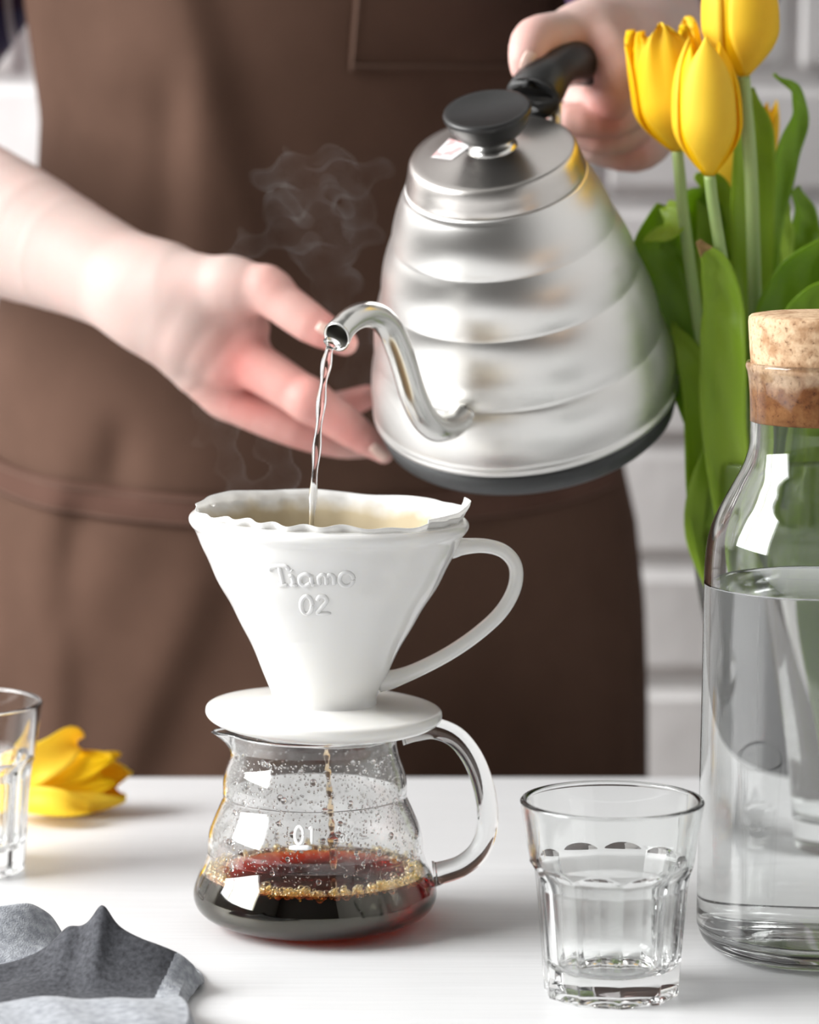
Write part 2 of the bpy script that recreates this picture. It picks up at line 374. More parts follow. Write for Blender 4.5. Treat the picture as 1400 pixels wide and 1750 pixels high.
# ------------------------------------------------------------------ glass coffee server
SY = 1.425; SX = P(539, 1570, SY).x
srv = empty('coffee_server', T((SX, SY, 0))); tag(srv, 'round glass coffee server with handle, half full, under the white dripper', 'coffee server')
pxprof = [(1572.5,96),(1571,118),(1566,150),(1556,181),(1543,199),(1527,207),(1511,207),(1490,200),(1468,190),(1451,184.5),(1444,184),(1428,183.5),(1408,179.5),(1385,170),(1362,159.5),(1352,157),(1345,157.5),(1330,157),(1310,153),(1290,146),(1270,142),(1255,142),(1243,143)]
op = [zr(y, h, SY) for y, h in pxprof]; z0 = op[0][1]; op = [(r, z-z0+.0) for r, z in op]
outer = crom(op, 110); TOPZ = outer[-1][1]
inner = offs(outer, .0018)
prof = [(0, .0016)] + [(op[0][0]*.9, .0012)] + [tuple(q) for q in outer] + [(outer[-1][0]-.0009, TOPZ+.0008)] + [tuple(q) for q in inner[::-1]] + [(0, inner[0][1]+.0002)]
def spout_fun(r, z, a, k):
    d = (a-pi+pi) % (2*pi)-pi if False else ((a-pi*1.03+pi) % (2*pi))-pi
    s = max(0, min(1, (z-(TOPZ-.011))/.011)); return r + .0085*s*s*exp(-(d/.20)**2)
V, Fc = lathe(prof, 128, spout_fun)
sg = fixn(obj('glass_body', move(V, (SX,SY,0)), Fc, 'clear_glass', srv))
hp = crom([P(686,1251,SY),P(712,1247,SY),P(745,1245,SY),P(782,1262,SY),P(812,1303,SY),P(830,1360,SY),P(833,1412,SY),P(820,1452,SY),P(790,1479,SY),P(752,1492,SY),P(741,1494,SY)], 60)
rad = [.0046+.0012*abs(2*i/59-1)**6 for i in range(60)]
fixn(obj('handle', *tube(hp, rad, 18, 1.15), 'clear_glass', srv))
# condensation beads inside the wall
iz = [q[1] for q in inner]; ir = [q[0] for q in inner]
def rin(z): return float(np.interp(z, iz, ir))
iv, ifc = ico(); parts = []
zc = float(zr(1482, 1, SY)[1]-z0)                        # coffee level
for i in range(2300):
    a = random.uniform(-pi, 0) if random.random() < .8 else random.uniform(0, pi)
    z = zc+.004+(TOPZ-.008-zc-.004)*random.random()**.9
    big = random.random() < .04; r = random.uniform(.0009,.0015) if big else random.uniform(.00018,.00055)
    if z < zc+.016: r *= .8
    rr = rin(z)-r*.35; ct = np.array([SX+rr*cos(a), SY+rr*sin(a), z]); n_ = np.array([cos(a), sin(a), 0]); e_ = np.array([-sin(a), cos(a), 0])
    q = iv*r; loc = q[:,0:1]*n_*.6+q[:,1:2]*e_+q[:,2:3]*np.array([0,0,1.15]); parts.append((loc+ct, ifc))
V, Fc = join(parts); cdn = obj('condensation', V, Fc, 'droplet', srv); cdn['kind'] = 'stuff'
m = bpy.data.materials.new('fog'); m.use_nodes = True; MAT['fog'] = m; nt = m.node_tree; nt.nodes.remove(nt.nodes['Principled BSDF'])
tr = nt.nodes.new('ShaderNodeBsdfTransparent'); tl = nt.nodes.new('ShaderNodeBsdfTranslucent'); df = nt.nodes.new('ShaderNodeBsdfDiffuse'); a1 = nt.nodes.new('ShaderNodeMixShader'); a2 = nt.nodes.new('ShaderNodeMixShader'); a1.inputs[0].default_value = .5
nt.links.new(tl.outputs[0], a1.inputs[1]); nt.links.new(df.outputs[0], a1.inputs[2]); nt.links.new(tr.outputs[0], a2.inputs[1]); nt.links.new(a1.outputs[0], a2.inputs[2])
mr = nt.nodes.new('ShaderNodeMapRange'); mr.inputs['From Min'].default_value = .35; mr.inputs['From Max'].default_value = .7; mr.inputs['To Min'].default_value = .03; mr.inputs['To Max'].default_value = .30
nt.links.new(noise(nt, tc(nt), 60, 5), mr.inputs['Value']); nt.links.new(mr.outputs[0], a2.inputs[0]); nt.links.new(a2.outputs[0], nt.nodes['Material Output'].inputs['Surface'])
fz = [(rin(z)-.0002, z) for z in np.linspace(zc+.012, TOPZ-.003, 40)]; V, Fc = lathe(fz, 96); obj('fog_film', move(V, (SX,SY,0)), Fc, 'fog', srv)
# printed marks on the front of the server
dep = bpy.context.evaluated_depsgraph_get()
def caster(V, Fc):
    return BVHTree.FromPolygons([Vector(v) for v in V], [tuple(int(i) for i in q) for q in Fc])
def on_surface(bvh, px, py):
    d = (P(px, py, 1)-Vector((0,0,CAM_H))).normalized(); h, n, _, _ = bvh.ray_cast(Vector((0,0,CAM_H)), d); return h, (n if n is None or n.dot(d) < 0 else -n)
SV, SF = lathe([tuple(q) for q in outer], 128); sbv = caster(move(SV, (SX,SY,0)), SF)
def strokes(bvh, polys, hw_, lift, flat, name, mat, parent, smoothn=None):
    ps = []
    for pl in polys:
        pl2 = crom(pl, smoothn*len(pl)) if smoothn and len(pl) > 2 else crom(pl, 6)
        hits = [on_surface(bvh, x, y) for x, y in pl2]; hits = [h for h in hits if h[0] is not None]
        if len(hits) < 2: continue
        V, Fc = [], []; K = 8
        for i, (h, n) in enumerate(hits):
            t = (hits[min(i+1,len(hits)-1)][0]-hits[max(i-1,0)][0]).normalized(); s = t.cross(n).normalized()
            e = .55 if i in (0, len(hits)-1) else 1
            for k in range(K):
                an = 2*pi*k/K; V.append(h+n*lift+s*(hw_*e*cos(an))+n*(hw_*flat*e*sin(an)))
        for i in range(len(hits)-1):
            for k in range(K): Fc.append((i*K+k, i*K+(k+1)%K, (i+1)*K+(k+1)%K, (i+1)*K+k))
        Fc += [tuple(range(K))[::-1], tuple(range((len(hits)-1)*K, len(hits)*K))]; ps.append((V, Fc))
    V, Fc = join(ps); return obj(name, V, Fc, mat, parent)
def ring(cx, cy, rx, ry, n=13, a0=0, a1=2*pi): return [(cx+rx*cos(a0+(a1-a0)*i/(n-1)), cy+ry*sin(a0+(a1-a0)*i/(n-1))) for i in range(n)]
def digits(txt, x, y, wd, ht):
    out = []
    for ch in txt:
        c_ = x+wd/2; m_ = y+ht/2
        if ch == '0': out.append(ring(c_, m_, wd*.42, ht*.5))
        elif ch == '1': out += [[(c_-wd*.2, y+ht*.18), (c_+wd*.08, y)], [(c_+wd*.08, y), (c_+wd*.08, y+ht)]]
        elif ch == '2': out += [[(c_-wd*.4, y+ht*.28), (c_-wd*.2, y+ht*.02), (c_+wd*.25, y+ht*.05), (c_+wd*.38, y+ht*.3), (c_, y+ht*.65), (c_-wd*.42, y+ht)], [(c_-wd*.42, y+ht), (c_+wd*.45, y+ht)]]
        elif ch == '3': out += [[(c_-wd*.36, y+ht*.15), (c_, y), (c_+wd*.38, y+ht*.22), (c_, y+ht*.46)], [(c_, y+ht*.46), (c_+wd*.42, y+ht*.72), (c_, y+ht), (c_-wd*.4, y+ht*.85)]]
        x += wd*1.2
    return out
strokes(sbv, digits('01', 503, 1413, 17, 30), .0007, .0002, .25, 'print_number', 'print_white', sg, 4)
strokes(sbv, [[(494,1449),(533,1449)]], .0011, .0002, .2, 'print_bar', 'print_white', sg)
strokes(sbv, digits('300', 581, 1427, 8.5, 13), .00038, .0002, .4, 'print_volume', 'print_white', sg, 3)
strokes(sbv, [[(612,1433),(630,1432)]], .00035, .0002, .4, 'print_line', 'print_white', sg)
ap = [[(577,1421),(580,1412),(583,1421)],[(578,1418),(582,1418)],[(586,1424),(586,1415),(590,1416),(590,1420),(586,1420)],[(592,1424),(592,1415),(596,1416),(596,1420),(592,1420)],[(598,1420),(598,1415),(601,1415)]]+[ring(606,1417.5,2.6,2.8,9)]+[[(611,1415),(616,1420)],[(616,1415),(611,1420)]]
strokes(sbv, ap, .00026, .0002, .4, 'print_word', 'print_white', sg, 2)

# the coffee
lin = [(r+.0004, z) for r, z in zip(ir, iz) if z <= zc]; lin[0] = (lin[0][0], iz[0]-.0003)
cprof = [(0, iz[0]-.0003)] + lin + [(rin(zc)+.0004, zc), (rin(zc)-.0012, zc-.0006), (rin(zc)-.004, zc-.0011), (0, zc-.0012)]
V, Fc = lathe(cprof, 96)
cof = fixn(obj('coffee', move(V, (SX,SY,0)), Fc, 'coffee')); tag(cof, 'dark red brown filter coffee filling the bottom of the glass server', 'coffee')
parts = []
for i in range(1250):
    a = random.uniform(-pi, pi); dense = .30+.70*(sin(a) < .25)
    if random.random() > dense: continue
    r = random.uniform(.0005,.0010) if random.random() < .7 else random.uniform(.0011,.0021)
    w_ = abs(random.gauss(0,.0034)); lift = random.uniform(-.2,1)*max(0, .0048-w_*.9)
    zz = zc-.0010+lift; ro = rin(zz)-r-.0003-w_
    parts.append((iv*r+np.array([SX+ro*cos(a), SY+ro*sin(a), zz]), ifc))
V, Fc = join(parts); fb = obj('foam_bubbles', V, Fc, 'foam', cof); fb['kind'] = 'stuff'
dp = crom([P(557,1262,SY),P(559,1300,SY),P(563,1350,SY),P(566,1400,SY),P(569,1440,SY),P(570,1484,SY)], 40)
dr = [.0011+.0004*sin(i*1.3)+(.0011*exp(-((i-31)/2.2)**2))+(.0009*exp(-((i-37)/1.5)**2)) for i in range(40)]
tag(fixn(obj('coffee_drip', *tube(dp, dr, 12), 'coffee_thin')), 'thin amber trickle of coffee falling inside the glass server', 'coffee drip')

# ------------------------------------------------------------------ porcelain dripper
DY = 1.425; DX = P(553, 1238, DY).x; DTILT = radians(1.7)
ztop = TOPZ+.0014
dz0 = zr(1238, 1, DY)[1]
MD = T((DX, DY, ztop)) @ Matrix.Rotation(DTILT, 4, 'Y')
drp = empty('coffee_dripper', MD); tag(drp, 'white porcelain pour-over dripper with handle and embossed lettering, on the glass server', 'coffee dripper')
def dl(y, h): r, z = zr(y, h, DY); return (r, z-dz0)
cone = [dl(y, h) for y, h in [(1200,96),(1193,90),(1180,90.5),(1158,100.5),(1120,117),(1080,136.5),(1035,162),(990,188),(945,211),(915,224),(903,230),(896,236),(889,239.5),(882,239),(877.5,235)]]
co = crom(cone, 70); ci = offs(co, .0042)
cprof = [tuple(q) for q in co] + [(co[-1][0]-.002, co[-1][1]+.0008)] + [tuple(q) for q in ci[::-1]]
def dfun(r, z, a, k):
    s = max(0, min(1, (z-.012)/.04))*max(0, min(1, (co[-1][1]-.008-z)/.01))
    return r*(1+.0045*s*cos(6*a+z*18)) + .00025*s*sin(z*330)
V, Fc = lathe(cprof, 144, dfun)
Fc += [(143-i+0, (143-i-1) % 144, len(V)-144+(143-i-1) % 144, len(V)-144+143-i) for i in range(144)]
V = [MD@Vector(v) for v in V]; cn = fixn(obj('cone', V, Fc, 'porcelain', drp)); cbv = caster(V, Fc)
pl = [(.012,.0)] + [dl(y, h) for y, h in [(1238,150),(1232,180),(1225,195),(1218,201.5),(1211,202.5),(1205,200),(1201.5,190),(1199,165),(1197,130),(1195,104)]] + [(.018, dl(1193,1)[1]), (.012, dl(1196,1)[1])]
pl[1] = (pl[1][0], 0.0)
pc = crom(pl, 60); V, Fc = lathe([tuple(q) for q in pc]+[tuple(pc[0])], 128)
fixn(obj('saucer', [MD@Vector(v) for v in V], Fc, 'porcelain', drp))
V, Fc = lathe([(.030,.0005),(.030,-.0025),(.0285,-.0035),(.027,-.0025),(.027,.0005),(.030,.0005)], 64)
fixn(obj('locating_ring', [MD@Vector(v) for v in V], Fc, 'porcelain', drp))
hp = crom([P(770,938,DY),P(792,934,DY),P(830,933,DY),P(862,943,DY),P(881,968,DY),P(879,1005,DY),P(856,1046,DY),P(815,1084,DY),P(765,1118,DY),P(710,1146,DY),P(672,1160,DY),P(648,1164,DY)], 70)
hr = [.0030+.0013*exp(-(i/7)**2)+.0016*exp(-((69-i)/8)**2) for i in range(70)]
fixn(obj('handle', *tube(hp, hr, 20, 1.7), 'porcelain', drp))
LET = {'T': [[(461,976),(463,969),(476,967),(489,968),(493,974)], [(477,967),(480,982),(484,999)], [(475,1000),(492,999)]],
 'i': [[(497,974),(499,976)], [(494,985),(499,985),(502,999)], [(496,1000),(508,1000)]],
 'a': [[(532,985),(523,981),(513,986),(513,996),(521,1001),(532,996)], [(532,982),(533,997),(538,1000)]],
 'm': [[(544,984),(546,1000)], [(545,987),(551,982),(557,986),(558,1000)], [(558,987),(564,982),(570,986),(571,1000)]],
 'o': [ring(592,990,12,11.5)], '0': [ring(524,1034,9.5,15)],
 '2': [[(542,1027),(546,1020),(555,1020),(558,1027),(551,1037),(541,1048)], [(540,1049),(566,1048)]]}
for ch, pls in LET.items():
    strokes(cbv, pls, .00105, -.0001, .75, 'letter', 'porcelain', cn, 6)

# paper filter
FT = dl(862, 1)[1]; RT = dl(862, 233)[0]; nv, nu = 34, 260; zr0 = co[-1][1]
ciz = [q[1] for q in ci]; cir = [q[0] for q in ci]
def frad(z): return min(.0205+(RT-.0205)*((z-.012)/(FT-.012)), float(np.interp(z, ciz, cir))-.0008+max(0, z-ciz[-1])*.55)
V, Fc = [], []
for j in range(nv+1):
    t = j/nv; z = .012+(FT-.012)*t
    rb = frad(z); k = max(0, (t-.55)/.45)
    for i in range(nu):
        a = 2*pi*i/nu; front = exp(-((((a+pi/2+.25)+pi) % (2*pi)-pi)/1.15)**2)
        r = rb - k*(.0004+.0006*front)*(1+sin(22*a+2.2*sin(3*a))) + .0005*sin(7*a+2)*k*k
        zz = z + k*k*(.0007*sin(3*a+1)+.0004*sin(8*a+.6)-.0010*front+.0006*sin(22*a+2.2*sin(3*a))*front)
        V.append(MD@Vector((r*cos(a), r*sin(a), zz)))
for j in range(nv):
    for i in range(nu):
        i2 = (i+1) % nu; Fc.append((j*nu+i, j*nu+i2, (j+1)*nu+i2, (j+1)*nu+i))
FM = MD @ T((0,0,FT))
pf = empty('paper_filter', FM); tag(pf, 'white pleated paper coffee filter standing inside the porcelain dripper', 'coffee filter')
o = obj('filter_cone', V, Fc, 'paper', pf); sm_ = o.modifiers.new('s', 'SOLIDIFY'); sm_.thickness = .0002
# folded seam flap on the right
V, Fc = [], []; n1, n2 = 24, 16
for j in range(n2+1):
    t = j/n2; z = FT-.030+.0315*t
    for i in range(n1+1):
        s = i/n1; a = radians(-42)+radians(56)*s; rb = frad(min(z, FT))-.0014
        r = rb+.0030*t*t*min(1, max(0, s-.4)/.4)-.0008*sin(s*pi*2)*t; zz = z+.0026*t*t*min(1, max(0, s-.45)/.25)-.0006*t*(1-s)
        V.append(MD@Vector((r*cos(a), r*sin(a), zz)))
for j in range(n2):
    for i in range(n1): q = j*(n1+1)+i; Fc.append((q, q+1, q+n1+2, q+n1+1))
o = obj('seam_flap', V, Fc, 'paper', pf); sm_ = o.modifiers.new('s', 'SOLIDIFY'); sm_.thickness = .0003
noisy('slurry', (.20,.11,.05), (.42,.28,.14), 90, rough=.25)
V, Fc = lathe([(0,.0575),(.02,.0578),(.0415,.0582),(.040,.056),(0,.055)], 64, lambda r, z, a, k: r*(1+.004*sin(7*a)))
tag(fixn(obj('coffee_slurry', [MD@Vector(v) for v in V], Fc, 'slurry')), 'wet tan coffee grounds and water down inside the paper filter', 'coffee grounds')

# ------------------------------------------------------------------ kettle
KB = P(905, 718, 1.60)
MK = T(KB) @ Matrix.Rotation(radians(-18),4,'Z') @ Matrix.Rotation(radians(26),4,'X') @ Matrix.Rotation(radians(-10),4,'Z')
ket = empty('kettle', MK); tag(ket, 'brushed steel gooseneck kettle with black knob, tilted in the hand to pour', 'kettle')
def tier(z0, r0, z1, r1, b_, n=12):
    return [(r0+(r1-r0)*t+b_*sin(pi*t)**.8, z0+(z1-z0)*t) for t in [i/n for i in range(n+1)]]
bp = [(0,.013),(.069,.013),(.0712,.0135),(.0722,.0148),(.0722,.0162),(.0714,.0172)]
for a in [(.0178,.0712,.045,.0672,.0016),(.0452,.0671,.077,.0598,.0016),(.0772,.0597,.103,.0515,.0014),(.1032,.0514,.1275,.0418,.0012)]: bp += tier(*a)
bp += [(.0416,.1285),(.0405,.1287),(.0398,.128),(0,.128)]
V, Fc = lathe(bp, 160); obj('body', V, Fc, 'steel', ket, local=True)
V, Fc = lathe([(0,0),(.062,0),(.0665,.0008),(.0688,.003),(.0702,.008),(.0706,.0128),(.069,.0134),(0,.0134)], 128); obj('base', V, Fc, 'rubber_base', ket, local=True)
lp = [(0,.1284),(.0404,.1284),(.0411,.1291),(.0411,.1300),(.0402,.1325),(.0393,.1360),(.0384,.1395),(.0374,.1412),(.0360,.1418),(.0335,.1417),(.020,.1432),(.0135,.1442),(0,.1445)]
V, Fc = lathe(lp, 128); lid = obj('lid', V, Fc, 'steel_lid', ket, local=True)
V, Fc = lathe([(0,.1438),(.0125,.1438),(.0095,.1455),(.0075,.1475),(.0072,.150),(0,.150)], 48); obj('knob_stem', V, Fc, 'steel_tube', lid, local=True)
V, Fc = lathe([(0,.1480),(.0085,.1480),(.0115,.1490),(.0150,.1520),(.0180,.1562),(.0196,.1602),(.0200,.1618),(.0196,.1630),(.0180,.1634),(.0165,.1628),(0,.1626)], 64); obj('knob', V, Fc, 'black_resin', lid, local=True)
# sticker on the lid: quad located under its place in the photograph, lying on the lid
lbv = caster([MK@Vector(v) for v in lathe(lp,128)[0]], lathe(lp,128)[1])
cor = [(737,270),(772,274),(806,249),(768,238)]; ncs = 8; V, Fc = [], []
for j in range(ncs+1):
    for i in range(ncs+1):
        u, v_ = i/ncs, j/ncs
        x = (1-u)*(1-v_)*cor[0][0]+u*(1-v_)*cor[1][0]+u*v_*cor[2][0]+(1-u)*v_*cor[3][0]; y = (1-u)*(1-v_)*cor[0][1]+u*(1-v_)*cor[1][1]+u*v_*cor[2][1]+(1-u)*v_*cor[3][1]
        h, n = on_surface(lbv, x, y); V.append(h+n*.0003)
for j in range(ncs):
    for i in range(ncs): q = j*(ncs+1)+i; Fc.append((q, q+1, q+ncs+2, q+ncs+1))
o = obj('sticker', V, Fc, 'sticker', lid); o['label'] = 'small white label with red print'
# spout
def Ks(px): return 1.445+(px-560)/(785-560)*.083
sp_px = [(800,700),(786,714),(768,728),(745,731),(724,712),(706,674),(694,634),(682,597),(667,563),(648,543),(624,537),(602,545),(585,561),(574,578)]
sp = crom([P(x, y, Ks(x)) for x, y in sp_px], 90)
fr = frames(sp); N = len(fr); seg = 28; V, Fc = [], []
cutn = Vector((-.45,-.80,-.28)).normalized(); tipc = fr[-1][0]
def sprad(i): t = i/(N-1); return .0064-.0009*t+.0016*exp(-(t/.05)**2)+.0008*exp(-((1-t)/.06)**2)
for layer in (0, 1):
    rng = range(N) if layer == 0 else range(N-1, N-30, -1)
    for i in rng:
        c_, t, s, u = fr[i]; r = sprad(i)-(0 if layer == 0 else .0009)
        for k in range(seg):
            a = 2*pi*k/seg; v = c_+s*(r*cos(a))+u*(r*sin(a)); back = N-1-i
            if back < 8:
                tt = fr[-1][1]; dlt = tt*((tipc-tt*.001-v).dot(cutn)/tt.dot(cutn)) if back == 0 else None
                if back == 0: v = v+dlt
                else:
                    ve = tipc+(s*(r*cos(a))+u*(r*sin(a))); d0 = ((tipc-ve).dot(cutn))/tt.dot(cutn); v = v+tt*d0*(1-back/8)
            V.append(v)
rows = len(V)//seg
for i in range(rows-1):
    for k in range(seg): j = (k+1) % seg; Fc.append((i*seg+k, i*seg+j, (i+1)*seg+j, (i+1)*seg+k))
Fc.append(tuple(range((rows-1)*seg, rows*seg)))
spo = fixn(obj('spout', V, Fc, 'steel_tube', ket))
V, Fc = tube([sp[2], sp[4], sp[6]], [.0078,.0080,.0070], 24); fixn(obj('spout_collar', V, Fc, 'steel_tube', spo))
# handle: steel straps and black grip
for s in (-1, 1):
    q = crom([(s*.008,.0440,.112),(s*.008,.0475,.126),(s*.008,.050,.138),(s*.0075,.056,.148)], 20); V, Fc = tube(q, .0032, 10, .38); fixn(obj('handle_strap', V, Fc, 'steel_tube', ket, local=True))
gp = crom([(0,.0455,.1465),(0,.0465,.1468),(0,.060,.1492),(0,.080,.1465),(0,.100,.1385),(0,.117,.1245),(0,.129,.1060),(0,.135,.0850),(0,.1355,.0840)], 60)
gr = [(.0115+.0020*exp(-((i-5)/8)**2)+.0006*cos(i*.5))*(1 if 2 < i < 57 else .82) for i in range(60)]
fixn(obj('grip', *tube(gp, gr, 24, .85), 'black_resin', ket, local=True))
V, Fc = lathe([(0,-.0014),(.0022,-.0012),(.0026,0),(.0022,.0012),(0,.0014)], 20)
MB_ = Matrix.Translation((-.0125,.0475,.146)) @ Matrix.Rotation(pi/2,4,'Y'); obj('rivet', [MB_@Vector(v) for v in V], Fc, 'steel_tube', ket, local=True)

# water stream
st = crom([P(568,586,1.447),P(563,598,1.444),P(555,640,1.438),P(549,690,1.432),P(543,750,1.428),P(538,810,1.425),P(534,870,1.425),P(531,930,1.425)], 80)
sr = [.0022-.0009*(i/79)+.0005*sin(i*.42)*(1-.5*i/79)+.0018*exp(-(i/3)**2) for i in range(80)]
V, Fc = tube(st, sr, 16, .75); tag(fixn(obj('water_stream', V, Fc, 'stream_water')), 'clear thin stream of water falling from the kettle spout into the filter', 'water')

# ------------------------------------------------------------------ tumblers
def tumbler(px, Y, label):
    X = P(px, 1690, Y).x; root = empty('tumbler', T((X, Y, 0)))
    tag(root, label, 'glass', 'faceted glass tumblers on the table'); return root
TYR = 1.317
tp = [zr(y, h, TYR) for y, h in [(1694,117),(1690,118.5),(1586,127),(1506,135),(1471,141),(1420,149),(1380,156),(1369,157.5)]]; tz0 = tp[0][1]; tp = [(r, z-tz0) for r, z in tp]
to = crom(tp, 150); TH = to[-1][1]; zarch = zr(1500, 1, TYR)[1]-tz0+.0072; NF = 10
ti = [(max(0, r-.0026-.0022*max(0, min(1, (zarch-z)/.01))), z) for r, z in to if z > .0145]
zb_ = ti[0][1]; tin = [(0,.0095),(ti[0][0]*.55,.0097),(ti[0][0]*.85,.0108),(ti[0][0]*.965,.0125)]+ti
prof = [(0,.0022),(to[0][0]*.72,.0018),(to[0][0]*.85,.0004)]+[tuple(q) for q in to]+[(to[-1][0]-.0006,TH+.0008),(to[-1][0]-.0019,TH+.0009)]+[tuple(q) for q in tin[::-1]]
nout = 3+len(to)
def tfun(r, z, a, k):
    if k < 3 or k >= nout: return r
    t = (zarch-z)/.0055
    if t <= 0: return r
    t = min(1, t); dmax = r*(1-cos(pi/NF))*1.35; dd = dmax*(1-(1-t)**2)
    dl_ = ((a+.22) % (2*pi/NF))-pi/NF; rf = (r-dd)/cos(dl_)
    k_ = .00022; h = max(0, min(1, .5+.5*(rf-r)/k_)); return rf*(1-h)+r*h-k_*h*(1-h)
V, Fc = lathe(prof, 300, tfun); tmesh = mesh('glass_shell', V, Fc, 'tumbler_glass')
tm = bmesh.new(); tm.from_mesh(tmesh); bmesh.ops.recalc_face_normals(tm, faces=tm.faces); tm.to_mesh(tmesh); tm.free()
X = P(1044, 1690, TYR).x
t1 = bpy.data.objects.new('tumbler', tmesh); C.objects.link(t1); t1.location = (X, TYR, 0)
tag(t1, 'empty clear faceted tumbler in the foreground beside the corked carafe', 'glass', 'faceted glass tumblers on the table')
t2 = t1.copy(); C.objects.link(t2); t2.location = (P(-59, 1490, 1.524).x, 1.524, 0); t2.rotation_euler = (0,0,.3)
t2['label'] = 'clear faceted tumbler cut by the left edge, in front of the yellow flower head'

# ------------------------------------------------------------------ carafe, water, cork
CY = 1.383; CX = P(1393, 1620, CY).x
kp = [(1619,120),(1618,150),(1612,176),(1600,192),(1580,200.5),(1555,203),(1400,202),(1200,200),(1003,199),(945,197),(908,191),(871,177),(830,155),(795,136.5),(765,127),(735,125.5),(690,126),(650,128.5),(634,131),(626,133.5),(621,134)]
kq = [zr(y, h, CY) for y, h in kp]; kz0 = kq[0][1]; kq = [(r, z-kz0) for r, z in kq]
ko = crom(kq, 150); ki = offs(ko, .0023); ki[0][1] = max(ki[0][1], .0)
KT = ko[-1][1]; kiz = [(r, z) for r, z in ki if z > .010]
kin = [(0,.0072),(.020,.0072),(.034,.0078),(.0405,.0088)]+kiz
prof = [(0,.0030),(.016,.0024),(.024,.0008)]+[tuple(q) for q in ko]+[(ko[-1][0]-.0006,KT+.0012),(ko[-1][0]-.0018,KT+.0012)]+[tuple(q) for q in kin[::-1]]
V, Fc = lathe(prof, 128)
car = fixn(obj('carafe', move(V, (0,0,0)), Fc, 'clear_glass')); car.location = (CX, CY, 0)
tag(car, 'tall clear glass carafe of water with wide shoulders at the right edge', 'carafe')
KW = zr(993, 1, CY)[1]-kz0; win = [(r+.0003, z) for r, z in kiz if z <= KW]
rw = np.interp(KW, [z for r, z in kiz], [r for r, z in kiz])
wp = [(0,.0070),(.020,.0070),(.034,.0076),(.0405,.0086)]+win+[(rw+.0003, KW),(rw-.001,KW-.0006),(rw-.003,KW-.0009),(0,KW-.001)]
V, Fc = lathe(wp, 128); wat = fixn(obj('carafe_water', V, Fc, 'water')); wat.location = (CX, CY, 0)
tag(wat, 'still water filling most of the corked glass carafe', 'water')
ck = [zr(y, h, CY) for y, h in [(718,118),(716,121),(690,121.8),(640,123.5),(622,124.5),(600,127),(570,129),(548,130.5),(540,129.5),(536.5,126)]]; ck = [(r, z-kz0) for r, z in ck]
V, Fc = lathe([(0,ck[0][1])]+ck+[(.026, ck[-1][1]+.0006),(0,ck[-1][1]+.0006)], 96)
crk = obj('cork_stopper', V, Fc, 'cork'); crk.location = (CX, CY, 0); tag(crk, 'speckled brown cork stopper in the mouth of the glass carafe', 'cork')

# ------------------------------------------------------------------ vase with tulips
VY = 1.589; VX = P(1342, 1430, VY).x
vp = [zr(y, h, VY) for y, h in [(1428,80),(1424,86),(1400,89),(1300,99),(1200,115),(1100,136),(1050,147),(1000,157),(950,164.5),(900,168.5),(850,170),(800,170),(779,169.5)]]; vz0 = vp[0][1]; vp = [(r, z-vz0) for r, z in vp]
vo = crom(vp, 90); vi = offs(vo, .0024); VT = vo[-1][1]; viz = [(r, z) for r, z in vi if z > .016]
prof = [(0,.0012),(vp[0][0]*.85,.0004)]+[tuple(q) for q in vo]+[(vo[-1][0]-.0012,VT+.0009)]+[tuple(q) for q in viz[::-1]]+[(viz[0][0]*.9,.0145),(0,.0140)]
V, Fc = lathe(prof, 96); vas = fixn(obj('vase', V, Fc, 'clear_glass')); vas.location = (VX, VY, 0)
tag(vas, 'clear glass vase holding yellow tulips behind the carafe', 'vase')
VW = zr(895, 1, VY)[1]-vz0; win = [(r+.0003, z) for r, z in viz if z <= VW]
V, Fc = lathe([(0,.0138),(viz[0][0]*.9,.0143)]+win+[(0,VW)], 96); vw = fixn(obj('vase_water', V, Fc, 'water')); vw.location = (VX, VY, 0); tag(vw, 'water standing in the tulip vase', 'water')

def petal(h, R, half, a0, bulge=1.0, tipout=0.0, inset=0.0, nu_=13, nv_=22, notch=.0, ruffle=0.0):
    V, Fc = [], []
    for j in range(nv_+1):
        v = j/nv_
        r = (R*(.16+.84*sin(pi/2*min(1, v/.40)))-inset*min(1, v*3)) if v < .40 else R*(1-(.42-tipout)*((v-.40)/.60)**2.6)-inset
        hw_ = half*(.55+.45*sin(pi/2*min(1, v/.45))) if v < .52 else half*max(.04, 1-((v-.52)/.48)**2.6)**.5
        for i in range(nu_+1):
            u = 2*i/nu_-1; a = a0+u*hw_
            rr = r*(1-.05*u*u*bulge+.03*(1-abs(u))*sin(pi*v))+ruffle*sin(u*9+a0*3)*v**3
            V.append(Vector((rr*cos(a), rr*sin(a), h*(v-.05*u*u*v)+h*.02*(1-u*u)*v)))
    for j in range(nv_):
        for i in range(nu_): q = j*(nu_+1)+i; Fc.append((q, q+1, q+nu_+2, q+nu_+1))
    return V, Fc
def axis_matrix(base, tip, spin=0):
    z = (Vector(tip)-Vector(base)).normalized(); x = Vector((1,0,0)); x = (x-z*x.dot(z)).normalized(); y = z.cross(x)
    M = Matrix((x,y,z)).transposed().to_4x4(); return T(base) @ M @ Matrix.Rotation(spin,4,'Z')
